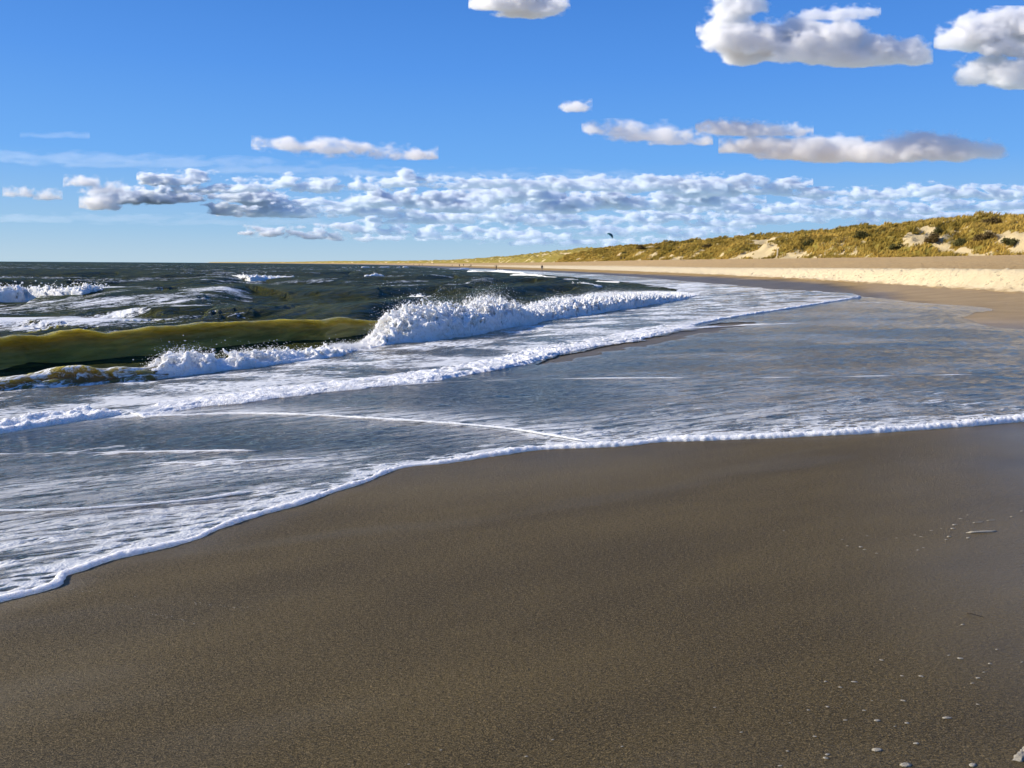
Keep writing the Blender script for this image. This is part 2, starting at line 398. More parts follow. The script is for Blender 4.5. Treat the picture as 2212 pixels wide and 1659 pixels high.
# ------------------------------------------------------------------ shallow water: the swash film and the second bore
az2 = az_cols(760, 35, 10, 44)
rr2 = np.r_[np.geomspace(2.6, 14, 380), np.geomspace(14.05, 60, 330), np.geomspace(60.3, 420, 260)]
AA, RR = np.meshgrid(az2, rr2); X = RR*np.sin(AA); Y = RR*np.cos(AA); SZ = sand_z(X, Y); n = nF(X, Y)
px, py = proj(X, Y, SZ)
dE, aE, sE = poly_dist(X, Y, W_EDGE[::4]); inE = sE < 0          # left of the edge line = water
dG, aG, sG = poly_dist(X, Y, GH[::3])
GHP = np.concatenate([[[-40, GH[0, 1]+2]], GH[:, :2], [[GH[-1, 0]+1.5, GH[-1, 1]+6], [20, 70], [20, 90], [-200, 400], [-200, 0]]])
inG = inside(X, Y, GHP)
film_poly = [p for p in L_EDGE]+FILM_END
# far boundary in world
far = plane([p[0] for p in FILM_END], [p[1] for p in FILM_END], -.02)
far_g = px_line(FILM_END, 120)
dR, aR, sR = poly_dist(X, Y, far_g[::2])
wavy = .25*fbm2(X*.5, Y*.5, 3)*np.clip(Y/20, .2, 3)
inside_far = (sR < 0) | (Y < 20)
inW = inE & np.where(Y > 13, (sR*dR+wavy*.5 < .0) | (Y < 16), True)
dEs = np.where(inE, dE, 0); dRs = np.where(Y > 16, dR, 99)
shore = np.minimum(dEs, dRs)
ripple = .008*fbm2(X*1.7, Y*2.4, 4)+.006*per2(X*5, Y*9)
lip = .05*smooth(0., .25, np.where(inG, dG, 0))+.06*smooth(.2, 4, np.where(inG, dG, 0))
und = np.where(inG, smooth(.3, 3, dG), 0)*(.05*(1-np.abs(per2((X*.91-Y*.41)*.55+2*per2(X*.1, Y*.1), (X*.41+Y*.91)*.13))*2)+.02*fbm2(X*1.2, Y*1.8, 4))
film = .004+.012*smooth(0, .25, shore)+.01*smooth(.2, 2.5, shore)
Z = SZ+film+ripple*smooth(.05, .6, shore)+lip+und
Z = np.maximum(Z, -.56+.04*fbm2(X*.8, Y*1.2, 3))
# foam cover 0..1
foam = np.zeros(X.shape); lace = np.clip(.25+.75*np.exp(-dE/.9)+.5*smooth(.05, .4, fbm2(X*.5+9, Y*.7, 3)), 0, 1)
fb = lambda s, k=0: fbm2(X*s+k, Y*s*1.6-k, 3)
bore = np.where(inG, 1., 0.)
foam += bore*(.30+.20*np.exp(-dG/.5)+.20*fb(.35)+.12*fb(1.1, 7)+.05*smooth(0, 3, n-0)-.04*smooth(900, 1500, px)*smooth(25, 45, Y))
pool = (1-bore)
# long veils of foam, painted by how far they lie from the traced lines
def near(W, w, s=None):
    d, a, sd = poly_dist(X, Y, W[::2])
    e = np.exp(-(d/w)**2)
    return e if s is None else np.where(sd == s, e, np.exp(-(d/(w*.12))**2))
left = smooth(1250, 650, px)
v = .09+.07*smooth(1250, 650, px)*smooth(-.1, .35, fb(1.3, 9))
v = v+.34*np.exp(-(dE/.16)**2)*(1-.5*left)+.16*np.exp(-(dE/.5)**2)*(1-.6*left)
v = v+.16*near(W_B, .16)+.10*near(W_C, .07)+.10*near(W_D, .1)
v = v+.14*near(W_E, .05); nb = .9*near(W_B, .5, -1)+.35*near(W_B, .9)+.5*near(W_E, .16)+.4*near(W_D, .3)
tongue = smooth(1.0, .0, np.abs((py-(1150-.10*(px-200)))/95.))*smooth(900, 500, px)
tongue2 = smooth(1.0, .0, np.abs((py-(1050-.10*(px-200)))/38.))*smooth(1000, 700, px)
tongue3 = smooth(1.0, .0, np.abs((py-(1215-.2*(px-0)))/55.))*smooth(420, 200, px)
veil = np.clip(.80*tongue+.6*tongue2+.75*tongue3+.20*left*smooth(965, 1010, py), 0, 1)
v = v+.05*tongue+.03*left*smooth(965, 1000, py)
v = v+.05*left*smooth(.0, .35, fb(.8, 4))
near_right = smooth(1150, 1500, px)*smooth(800, 915, py)
veil = np.clip(np.maximum(veil, nb)+.38*near_right+.22*smooth(-.1, .4, fbm2(X*.22+2, Y*.3, 3))*smooth(900, 1300, px), 0, 1)*pool
v = v+.07*near_right+.02*smooth(1000, 1400, px)*smooth(760, 830, py)
v = v+.22*smooth(1300, 1800, px)*smooth(672, 650, py)*smooth(0, .3, fb(.2, 3)+.1)
foam += pool*v
# far sheet beyond the breaker, close under the beach
foam = foam+.30*np.exp(-((px-1400)/110.)**2-((py-(640-.12*(px-1400)))/16.)**2)
foam = np.where((Y > 60) & (n < 7), np.maximum(foam, .30+.28*fb(.08, 5)+.1*fb(.4, 2)), foam)
depth = np.clip(smooth(.02, .22, lip+und+.02)*.9*bore+.12*pool*left, 0, 1)
bare = inside(px+14*fbm2(X*1.1, Y*1.1, 3), py+5*fbm2(X*1.3+4, Y*1.1, 3), [(1150,793),(1210,771),(1290,754),(1370,741),(1450,722),(1570,697),(1640,699),(1500,726),(1400,746),(1290,768)]) & ~inG
keep = inW & (n > -1.2) & ~bare
T = grid_faces(*X.shape); kf = keep.ravel()[T].all(1)
V, T, at = compact(np.stack([X, Y, Z], -1).reshape(-1, 3), T[kf], {'foam': foam, 'depth': depth, 'lace': lace, 'veil': veil, 'chop': 1-.72*smooth(11, 21, Y)*pool})
tag(link('shallow_water', mesh_from('shallow_water', V, T, at), M_SHALLOW), 'thin foam-streaked water sliding over the sand', 'water', kind='structure')

# ------------------------------------------------------------------ foam ropes
def rope(name, W, width, height, step, mat, zoff=0., nc=14, lump=.35, fr=14., seed=0., wvar=None, label=None, gaps=0.):
    P, s = resample(W, step); m = len(P)
    tg = np.gradient(P[:, :2], axis=0); tg /= np.linalg.norm(tg, axis=1)[:, None]+1e-9
    nr = np.stack([tg[:, 1], -tg[:, 0]], 1)
    wv = np.ones(m) if wvar is None else np.interp(np.linspace(0, 1, m), np.linspace(0, 1, len(wvar)), wvar)
    wv = wv*(1+.30*per2(s*.7+seed, s*0+1.)+.45*per2(s*2.2+seed, s*0+seed)+.22*per2(s*7+seed, s*0+2.2))
    if gaps: wv = wv*smooth(gaps-.25, gaps+.1, .5+.8*per2(s*.9+seed*3, s*0+5.5))
    endt = smooth(0, 1, np.minimum(np.arange(m), np.arange(m)[::-1])/12.)
    wv = np.maximum(wv, 0)*endt
    ph = np.linspace(0, math.pi, nc)
    off = np.cos(ph)[None]*wv[:, None]*width/2
    up = np.sin(ph)[None]**.8*wv[:, None]*height
    X = P[:, 0:1]+nr[:, 0:1]*off; Y = P[:, 1:2]+nr[:, 1:2]*off; Z0 = P[:, 2:3]+zoff+up
    d = lump*height*(billow3(X*fr+seed, Y*fr, Z0*fr, 3, .55)-.55)*np.sin(ph)[None]*wv[:, None]
    d2 = lump*width*.5*per2(X*fr*.8+seed, Y*fr*.8)*wv[:, None]
    X = X+nr[:, 0:1]*d2; Y = Y+nr[:, 1:2]*d2
    Z = Z0+d-.004*(np.sin(ph)[None] < .05)
    return np.stack([X, Y, Z], -1).reshape(-1, 3), grid_faces(m, nc)
def join(parts):
    Vs, Ts, k = [], [], 0
    for V, T in parts:
        Vs.append(V); Ts.append(T+k); k += len(V)
    return np.concatenate(Vs), np.concatenate(Ts)
def stuff(name, V, T, mat, label, cat, smooth_=True, kind='stuff'):
    return tag(link(name, mesh_from(name, V, T, None, smooth_), mat), label, cat, kind=kind)

V, T = rope('e', W_EDGE, .085, .034, .018, M_EDGE, .002, 14, .38, 26., 0., [.6, .62, .7, .8, .95, 1.1, 1.3, 1.55, 1.85, 2.1])
stuff('foam_edge', V, T, M_EDGE, 'long white foam rim where the swash meets the brown sand', 'foam')
ps = [rope('b', W_B, .030, .011, .02, M_EDGE, .030, 10, .5, 20., 3., gaps=.2), rope('c', W_C, .028, .009, .02, M_EDGE, .030, 10, .3, 20., 5., gaps=.35),
      rope('d', W_D, .022, .007, .02, M_EDGE, .030, 10, .3, 20., 6., gaps=.5), rope('e', W_E, .020, .008, .015, M_EDGE, .028, 10, .4, 26., 7., gaps=.5),
      rope('f', W_F, .035, .007, .03, M_EDGE, .030, 10, .4, 20., 8., gaps=.55), rope('i', W_I, .14, .025, .08, M_EDGE, .03, 10, .3, 8., 9., gaps=.3)]
V, T = join(ps); stuff('foam_line', V, T, M_EDGE, 'thin white foam lines floating across the shallow water', 'foam')
ps = [rope('g', W_G, .12, .045, .03, M_FOAM, .02, 16, .5, 9., 10., [.8, 1., 1.1, 1., 1., 1.1, 1.2, 1.2, 1.1, 1.])]
V, T = join(ps); stuff('bore_foam', V, T, M_FOAM, 'lumpy white foam front of the second bore', 'foam')

RES = []
for pts, seed in (([(132,1272),(200,1290),(300,1318),(430,1348)], 3.), ([(150,1272),(330,1296),(500,1310),(680,1338)], 9.)):
    W, s_ = resample(px_line(pts, 40), .004); k = .5+.9*per2(s_*1.7+seed, s_*0)
    W = W[rng.random(len(W)) < np.clip(k, 0, 1)*.30]; W[:, :2] += rng.normal(size=(len(W), 2))*.008; RES.append(W)
RES = np.concatenate(RES)

# ------------------------------------------------------------------ open sea
def sea_base(x, y, n):
    u = x*.41+y*.91; v = x*.91-y*.41       # u along the crests, v towards the beach
    dist = np.hypot(x, y)
    wu = u+6*per2(u*.02, v*.03); wv = v+3*per2(u*.03+5, v*.05)
    rid = lambda a, b, k: 1-2*np.abs(per2(a+k, b-k))
    z = (.15*rid(wu/26, wv/9, 1.7)+.16*rid(wu/9, wv/4.2, 8.1)+.11*rid(u/4., wv/2.0, 3.9)+.035*rid(u/1.6, v/.9, 6.6))*.9
    fade = smooth(-.2, -9, n)*(.55+.45*smooth(-10, -60, n))
    return -.62+.02*fade+(z-.02)*fade*1.7, z
RIDGES = [  # crest line, crest height, front width, back width
    ([(-260,634),(-100,627),(0,623),(130,621),(240,623),(330,631),(430,640)], .24, 1.5, 5.),
    ([(400,642),(470,624),(520,615),(600,617),(740,622),(850,630)], .2, 1.9, 4.5),
    ([(380,610),(470,600),(540,597),(640,598),(720,602),(820,606)], .2, 2.2, 5.),
    ([(-200,608),(-60,605),(0,605),(60,603),(130,607)], .18, 2., 5.),
    ([(700,672),(780,658),(850,648),(920,643),(990,650),(1060,657),(1110,664)], .1, 1.3, 3.2),
    ([(1040,628),(1120,618),(1200,614),(1260,613),(1320,619)], .15, 1.6, 3.5),
    ([(780,628),(860,620),(950,617),(1020,620)], .15, 1.8, 4.),
    ([(1020,604),(1080,601),(1160,600),(1240,602)], .12, 2., 4.5),
    ([(100,590),(220,587),(330,588),(420,592)], .2, 3., 6.),
    ([(640,588),(760,586),(860,589)], .25, 3., 7.),
    ([(880,596),(980,593),(1060,596)], .15, 2.4, 5.),
    ([(-100,694),(60,690),(200,693),(330,698)], -.24, 1.2, 3.),
    ([(300,668),(460,662),(600,667)], -.05, 1.4, 3.2),
]
az3 = np.radians(np.linspace(-48, 36, 900))
rr3 = np.r_[np.geomspace(11, 30, 150), np.arange(30.2, 150, .42), np.geomspace(150.5, 700, 240), np.geomspace(706, 30000, 160)]
AA, RR = np.meshgrid(az3, rr3); X = RR*np.sin(AA); Y = RR*np.cos(AA); n = nF(X, Y)
Z, ZC = sea_base(X, Y, n)
px, py = proj(X, Y, Z)
foam = .02+.46*smooth(.17, .30, ZC)*smooth(-.12, .3, fbm2(X*.03+3, Y*.03, 3))
for pts, zc, wf, wb in RIDGES:
    W = px_line(pts, 40, zc)
    W[:, 0] += .35*wf*per2(np.arange(40)*.35, np.arange(40)*0+zc*9)
    box = (X > W[:, 0].min()-25) & (X < W[:, 0].max()+25) & (Y > W[:, 1].min()-25) & (Y < W[:, 1].max()+25)
    xb, yb = X[box], Y[box]
    wf *= .7; d, a, s = poly_dist(xb, yb, W[::2])
    if (W[-1, 0]-W[0, 0]) > 0: s = -s        # +: beach side
    sb = ((xb*.91-yb*.41)-(np.interp(a, np.linspace(0, 1, 40), W[:, 0])*.91-np.interp(a, np.linspace(0, 1, 40), W[:, 1])*.41))
    sgn = np.sign(sb)
    tap = smooth(0, .22, a)*smooth(1, .72, a)
    base = -.62
    pr = np.where(sgn > 0, np.exp(-(d/wf)**2), np.exp(-(d/wb)**2))
    zb = Z[box]
    Z[box] = np.maximum(zb, zb*(1-pr*tap)+(zc+.5*(zb-base)*.4)*pr*tap)
# foam left behind by the outer breaker
patch = smooth(628, 650, py)*smooth(735, 700, py)*smooth(760, 420, px)
foam = foam+patch*(.45+.26*fbm2((X*.41+Y*.91)*.12, (X*.91-Y*.41)*.4, 4))
trail = np.exp(-((py-(634+.02*(px-300)))/10.)**2)*smooth(210, 260, px)*smooth(620, 480, px)
foam = foam+.22*trail
foam = foam+.3*smooth(700, 660, px)*smooth(690, 716, py)*.6
# the broken water under the far beach
foam = np.where((Y > 60), np.maximum(foam, (.36+.3*fbm2(X*.06, Y*.06, 3))*smooth(-7, -1, n)), foam)
foam = np.where(Y > 300, np.maximum(foam, .44*smooth(-34, -8, n)*smooth(-.1, .35, per2(n*.09, Y*.012)+.4*per2(X*.15, Y*.05))), foam)
keep = (n < 1.5) & (RR > 11)
T = grid_faces(*X.shape); kf = keep.ravel()[T].all(1)
V, T, at = compact(np.stack([X, Y, Z], -1).reshape(-1, 3), T[kf], {'foam': foam})
tag(link('sea', mesh_from('sea', V, T, at), M_SEA), 'dark green choppy sea reaching the horizon', 'sea', kind='structure')

# ------------------------------------------------------------------ breaking waves: lofted closed bodies of water
SHOREWARD = np.array([.91, -.41])
def loft_wave(name, foot, crest, delta, zf, prof, m, label, capfoam, nz=1., mat=None):
    fp = np.array(foot, float); cp = np.array(crest, float)
    q = np.linspace(max(fp[0, 0], cp[0, 0]), min(fp[-1, 0], cp[-1, 0]), m)
    P0 = plane(q, np.interp(q, fp[:, 0], fp[:, 1]), zf)
    d = ray(q, np.interp(q, cp[:, 0], cp[:, 1])); hr = np.hypot(P0[:, 0], P0[:, 1])+delta
    t = hr/np.hypot(d[:, 0], d[:, 1]); P1 = CAM+d*t[:, None]
    hh = np.maximum(P1[:, 2]-zf, .03)
    k = 7; ker = np.hanning(k+2)[1:-1]; ker /= ker.sum()
    hs = np.convolve(np.pad(hh, k//2, mode='edge'), ker, 'valid')
    s = np.r_[0, np.cumsum(np.linalg.norm(np.diff(P0[:, :2], axis=0), axis=1))]
    pr = np.array(prof, float)
    # dense, smooth profile
    tt = np.linspace(0, len(pr)-1, (len(pr)-1)*6+1); i = np.clip(tt.astype(int), 0, len(pr)-2); f = (tt-i)[:, None]
    g = lambda j: pr[np.clip(j, 0, len(pr)-1)]
    a, b, c, e = g(i-1), g(i), g(i+1), g(i+2)
    pc = .5*((2*b)+(-a+c)*f+(2*a-5*b+4*c-e)*f**2+(-a+3*b-3*c+e)*f**3)
    A = pc[None, :, 0]*delta; B = pc[None, :, 1]*hs[:, None]
    S = s[:, None]+0*A
    X = P0[:, 0:1]-SHOREWARD[0]*A; Y = P0[:, 1:2]-SHOREWARD[1]*A; Z = zf+B*(1+nz*.05*fbm2(S*1.1+5, S*0+2., 4))
    w = np.clip(B/hs[:, None], 0, 1)
    dn = nz*(.05*fbm2(S*.8, A*1.2+w*1.5, 3)+.014*fbm2(S*2.2, w*9, 4)+.02*per2(S*1.3+3, w*3.3))*smooth(0, .3, w)
    X = X+SHOREWARD[0]*dn; Y = Y+SHOREWARD[1]*dn; Z = Z+.5*dn
    fo = capfoam(q[:, None]+0*A, w, A/delta)
    V = np.stack([X, Y, Z], -1).reshape(-1, 3); mm, c_ = X.shape
    T = grid_faces(mm, c_, True)
    caps = [np.array([[i, i+1, c_-2-i, c_-1-i]]) for i in range(c_//2-1)]
    caps = np.concatenate(caps)
    T = np.concatenate([T, caps[:, ::-1], caps+(mm-1)*c_])
    me = mesh_from(name, V, T, {'foam': fo.ravel()})
    bm = bmesh.new(); bm.from_mesh(me); bmesh.ops.recalc_face_normals(bm, faces=bm.faces); bm.to_mesh(me); bm.free()
    return tag(link(name, me, mat or M_WAVE), label, 'wave', kind='structure'), P0, P1
PROF = [(0,0),(.3,.05),(.58,.18),(.76,.38),(.84,.58),(.85,.76),(.84,.92),(.90,1.),(1.12,1.),(1.7,.84),(2.6,.52),(3.8,.24),(5.,.0),(5.2,-.3),(2.5,-.45),(0,-.4)]
loft_wave('breaking_wave', [(-220,842),(0,816),(100,800),(267,787),(369,775),(486,758),(602,748),(735,740),(800,730),(851,722),(900,713)],
          [(-220,736),(0,727),(100,724),(150,722),(190,714),(233,709),(283,716),(330,711),(367,706),(450,698),(536,693),(652,688),(735,690),(781,684),(835,689),(860,692),(880,696)],
          .8, -.62, PROF, 260, 'olive green breaking wave with a smooth curling face', lambda q, w, a: .20+.16*smooth(480, 800, q)*smooth(.6, .1, w)*(a < .9)+.10*smooth(.95, 1., w)*(a > .95))
PROF2 = [(0,0),(.35,.1),(.65,.35),(.8,.65),(.85,.88),(1.05,1.),(1.6,.95),(2.3,.75),(3.2,.4),(4.,.1),(4.2,-.4),(2,-.6),(0,-.5)]
loft_wave('low_wave', [(-220,884),(0,853),(90,847),(167,842),(235,838),(300,834),(430,816)], [(-220,838),(0,825),(60,820),(100,812),(130,806),(167,797),(230,793),(280,796),(340,792),(430,782)],
          .45, -.6, PROF2, 110, 'low brown slab of water in front of the olive wave', lambda q, w, a: .47+.06*smooth(.6, 1., w)+.12*smooth(.5, .1, w), 2.6, M_SLAB)

# ------------------------------------------------------------------ white water
def froth(bot, top, delta, zb, vox, amp=.3, seed=0., rough=1., hmin=.05, brk=0., hfix=None, mist=None):
    """white water as a level set: a heap along the crest broken up by billowing noise, with loose flecks at its top"""
    bp = np.array(bot, float); tp = np.array(top, float)
    q = np.linspace(bp[0, 0], bp[-1, 0], 400)
    P0 = plane(q, np.interp(q, bp[:, 0], bp[:, 1]), zb)
    dl = np.interp(q, delta[0], delta[1]) if isinstance(delta, tuple) else np.full(400, float(delta))
    d = ray(q, np.interp(q, tp[:, 0], tp[:, 1])); t = (np.hypot(P0[:, 0], P0[:, 1])+dl*.7)/np.hypot(d[:, 0], d[:, 1])
    h = np.maximum((CAM+d*t[:, None])[:, 2]-zb, hmin)
    if hfix is not None: h = np.interp(q, hfix[0], hfix[1]); P0 = ground(q, np.interp(q, bp[:, 0], bp[:, 1])); P0[:, 2] += .045
    D, s = resample(np.concatenate([P0, h[:, None], dl[:, None]], 1), vox*1.15); m = len(D)
    et = smooth(0, 1, np.minimum(np.arange(m), np.arange(m)[::-1])/max(4, m*.03))
    if brk: et = et*np.clip(.55+1.5*fbm2(s*brk+seed, s*0+3., 2), .02, 1)
    h = (D[:, 3]*et+.01).astype(np.float32); dl = (D[:, 4]*(.35+.65*et)*1.1).astype(np.float32)
    vd = D[:, :2]/np.linalg.norm(D[:, :2], axis=1)[:, None]
    back = vd*.55-SHOREWARD*.6; back /= np.linalg.norm(back, axis=1)[:, None]
    na = int(dl.max()*1.35/vox)+8; nb = int(h.max()*1.55/vox)+6
    parts = []; CH = max(8, int(3.2e6/(na*nb)))
    for c0 in range(0, m-1, CH):
        c1 = min(m, c0+CH+1); k = np.arange(c0, c1)
        sk = s[k][:, None, None].astype(np.float32); A = (np.arange(na)*vox-dl.max()*.17)[None, :, None].astype(np.float32); Bz = (np.arange(nb)*vox-2*vox)[None, None].astype(np.float32)
        hk = h[k][:, None, None]; dk = dl[k][:, None, None]
        aa = A/dk
        prof = np.clip(1-np.abs((aa-.42)/.62)**2.2, 0, 1)**.55*(hk*.66)
        edge = np.where(aa < 0, aa*dk/.10, np.where(aa > 1.05, (1.05-aa)*dk/.2, 0))
        f = (prof-Bz)/np.minimum(hk, .9)+edge
        X = sk+0*A+0*Bz; Yn = A+0*sk+0*Bz; Zn = Bz+0*sk+0*A
        n1 = billow3(X/.62+seed, Yn/.55, Zn/.5, 2, .6)-.5
        n2 = fbm3(X/.125+seed, Yn/.125, Zn/.11, 2, .8)+.45*per3(X/.33, Yn/.33, Zn/.28)
        up = np.clip(Zn/hk, 0, 1.3)
        f = f+amp*(.95*n1+rough*(.46+.32*up)*n2)
        f = np.minimum(f, Bz/vox*.5+1.)
        f = f.astype(np.float32); f = np.clip(f, -1, 1)
        for ax in (1, 2):
            sl = [slice(None)]*3; sl[ax] = 0; f[tuple(sl)] = -1; sl[ax] = -1; f[tuple(sl)] = -1
        if c0 == 0: f[0] = -1
        if c1 == m: f[-1] = -1
        if mist is not None: f = np.clip(f+mist*np.clip(up*1.4-.3, .0, 1.), -1, 1); f[:, 0] = f[:, -1] = -1; f[:, :, 0] = f[:, :, -1] = -1; f[0] = -1; f[-1] = -1
        g = openvdb.FloatGrid(1.); g.copyFromArray(np.ascontiguousarray(-f))
        out = g.convertToPolygons(isovalue=0., adaptivity=0.)
        P, tri, quad = out if len(out) == 3 else (out[0], np.zeros((0, 3), int), out[1])
        if len(P) == 0: continue
        ii = np.clip(P[:, 0]+c0, 0, m-1); i0 = np.clip(ii.astype(int), 0, m-2); fr = (ii-i0)[:, None]
        base = D[i0, :3]*(1-fr)+D[i0+1, :3]*fr; bk = back[i0]*(1-fr)+back[i0+1]*fr
        a = P[:, 1]*vox-dl.max()*.17; b = P[:, 2]*vox-2*vox
        V = np.stack([base[:, 0]+bk[:, 0]*a, base[:, 1]+bk[:, 1]*a, (base[:, 2]-a*.02 if hfix is not None else zb)+b], -1)
        T = np.concatenate([quad, np.concatenate([tri, tri[:, 2:]], 1)]).astype(int) if len(tri) else quad
        parts.append((V, T[:, ::-1]))
    V, T = join(parts)
    # a coarse shell to throw droplets from
    nc = 24; ph = np.linspace(0, math.pi, nc)[None]
    off = (1-np.cos(ph))*.5*dl[:, None]; hp = np.sin(ph)**.8*h[:, None]
    X = D[:, 0:1]+back[:, 0:1]*off; Y = D[:, 1:2]+back[:, 1:2]*off; Z = zb+hp
    return (V, T), (X, Y, Z, h, back)

OCT_V = np.array([[1,0,0],[-1,0,0],[0,1,0],[0,-1,0],[0,0,1],[0,0,-1]], np.float32)
OCT_T = np.array([[0,2,4],[2,1,4],[1,3,4],[3,0,4],[2,0,5],[1,2,5],[3,1,5],[0,3,5]])
def drops(P, r):
    N = len(P)
    A = rng.normal(size=(N, 3, 3)); Q, _ = np.linalg.qr(A)
    st = 1+1.2*rng.random((N, 1, 1))*np.array([1, 0, 0])[None, None]
    V = P[:, None]+np.einsum('nij,vj->nvi', Q, OCT_V)*r[:, None, None]*st
    return V.reshape(-1, 3), (OCT_T[None]+np.arange(N)[:, None, None]*6).reshape(-1, 3)
def spray(surf, N, rise, r0, r1, lo=.25, hi=.8):
    X, Y, Z, h, back = surf; m, nc = X.shape
    i = rng.integers(0, m, N); u = i/m*60.
    cl = .35+1.1*per2(u*.45, u*0+1.1)+.7*per2(u*1.9, u*0+4.); i = i[rng.random(N) < np.clip(cl, .06, 1)]
    j = (nc*(lo+(hi-lo)*rng.random(len(i)))).astype(int)
    P = np.stack([X[i, j], Y[i, j], Z[i, j]], -1)
    e = rng.exponential(1., len(i))*rise*h[i]
    P[:, 2] += e*(.25+.75*np.sin(np.pi*j/nc))
    sp = rng.normal(size=(len(i), 2))*(.5*e+.02)[:, None]
    P[:, :2] += sp-back[i]*(e*.4)[:, None]
    return P, r0+(r1-r0)*rng.random(len(i))**3
Vd, Td = drops(RES, .0012+.0022*rng.random(len(RES))**2)
stuff('foam_residue', Vd, Td, M_FLECK, 'faint broken trails of foam crumbs left by an earlier wave', 'foam')
def quads(T): return np.concatenate([T, T[:, 2:]], 1) if T.shape[1] == 3 else T

BOT = [(255,836),(300,829),(369,822),(480,808),(602,795),(735,781),(768,766),(851,751),(950,742),(1045,728),(1106,712),(1156,707),(1179,698),(1273,684),(1356,671),(1423,659),(1480,650),(1515,640)]
TOP = [(255,800),(275,784),(300,776),(330,768),(369,765),(440,760),(500,766),(602,756),(680,754),(735,748),(800,744),(830,732),(850,712),(868,690),(900,672),(940,660),(980,663),(1018,666),(1045,672),(1070,652),(1093,645),(1120,650),(1150,665),(1178,668),(1205,661),(1226,655),(1259,648),(1306,647),(1339,639),(1389,636),(1440,634),(1480,633),(1515,630)]
DEL = ([255, 800, 860, 900, 1100, 1300, 1450, 1515], [.8, 1.0, 1.3, 1.8, 2.2, 3.2, 5., 6.])
g1, s1 = froth(BOT, TOP, DEL, -.62, .032, .46, 3.)
stuff('breaker_foam', g1[0], g1[1], M_FOAM, 'tall tumbling white water of the nearest breaker', 'foam')
P1, r1 = spray(s1, 150000, .15, .003, .010)
P2, r2 = spray(s1, 30000, .06, .004, .015, .05, .5)
Vd, Td = drops(np.concatenate([P1, P2]), np.concatenate([r1, r2]))
stuff('spray', Vd, Td, M_FOAM, 'white droplets flung up from the breaker', 'spray', False)
GB = [(300,905),(360,894),(430,880),(520,873),(600,861),(700,850),(800,839),(900,830),(960,820),(1060,802),(1130,789),(1200,767),(1280,750),(1360,739),(1440,719),(1500,706)]
g3, s3 = froth(GB, [(a, b-14) for a, b in GB], ([300, 700, 1000, 1500], [.55, .7, .8, 1.1]), float(np.mean(W_G[:, 2]))+.035, .017, 1.05, 15., 1., .05, 0., ([300, 450, 600, 1100, 1300, 1500], [.004, .008, .012, .015, .012, .008]))
stuff('bore_froth', g3[0], g3[1], M_FOAM, 'bumpy foam crumbs crowded behind the front of the second bore', 'foam')
HB = [(-120,962),(0,941),(60,932),(130,922),(200,911),(238,906),(270,903),(310,897)]; HT = [(-120,905),(0,905),(40,900),(100,892),(140,884),(170,884),(215,874),(240,872),(262,878),(310,886)]
_z = float(np.mean(W_H[:, 2]))
g2, s2 = froth(HB, HT, ([-120, 200, 300], [.55, .5, .3]), _z-.01, .013, .42, 8., .8, .04)
stuff('bore_froth', g2[0], g2[1], M_FOAM, 'thick bubbly heap of white foam at the left edge of the picture', 'foam')

caps = [
    ([(-140,657),(0,655),(60,652),(130,655),(180,656),(225,652),(252,640)], [(-140,625),(0,623),(60,620),(100,622),(150,621),(200,617),(235,621),(252,633)], 1.6, -.35, .07),
    ([(495,606),(540,609),(600,608),(640,608),(672,608)], [(495,599),(515,596),(540,594),(600,597),(620,596),(640,597),(672,602)], 2., -.25, .10),
    ([(893,650),(920,651),(950,650)], [(893,642),(905,638),(920,637),(950,646)], .9, -.25, .045),
    ([(52,609),(66,610),(84,609)], [(52,604),(70,600),(84,604)], 1.6, -.2, .09),
    ([(1244,621),(1268,623),(1300,618)], [(1244,613),(1268,611),(1300,616)], 1.4, -.4, .08),
    ([(735,579.5),(820,578.5),(890,578)], [(735,577),(820,575),(890,576)], 5., -.5, .3),
    ([(765,586.5),(842,586.5)], [(765,584),(800,582.5),(842,584)], 4., -.4, .25),
    ([(788,598),(832,597)], [(788,592),(812,589),(832,594)], 2.4, -.35, .14),
    ([(610,582),(720,581.5)], [(610,580),(720,579)], 5., -.5, .3),
    ([(944,582),(1017,582)], [(944,579),(970,577),(1017,579)], 4., -.5, .25),
    ([(1010,587),(1070,588),(1135,590)], [(1010,584),(1070,583),(1110,583),(1135,586)], 4., -.5, .25),
    ([(1105,596),(1205,599)], [(1105,592),(1150,590),(1205,594)], 3.4, -.5, .18),
    ([(1195,605),(1255,607)], [(1195,601),(1225,599),(1255,602)], 2.6, -.5, .14),
    ([(1290,608),(1340,609)], [(1290,605),(1340,606)], 2.6, -.45, .14),
    ([(680,591),(740,591)], [(680,588.5),(740,589)], 3., -.3, .2),
]
CAPLAB = ['long white crest of the outer breaker at the left edge', 'white cap on the olive swell far out', 'small white cap just behind the main breaker', 'tiny white cap at the far left', 'white cap rolling in near the far beach']
for k, (b, tp, dl, zb, vx) in enumerate(caps):
    (V, T), sf = froth(b, tp, dl if k < 5 else dl*.4, zb, vx, .48, 7.*k, 1., .05, 0. if k < 5 else .09)
    P, r = spray(sf, 1500 if k == 0 else 120, .12, .01, .04+.1*vx)
    Vd, Td = drops(P, r); V, T = join([(V, quads(T)), (Vd, quads(Td))])
    o = stuff('whitecap', V, T, M_FOAM, CAPLAB[k] if k < 5 else 'thin white line of surf in the distance', 'whitecap'); o['group'] = 'whitecaps on the sea'

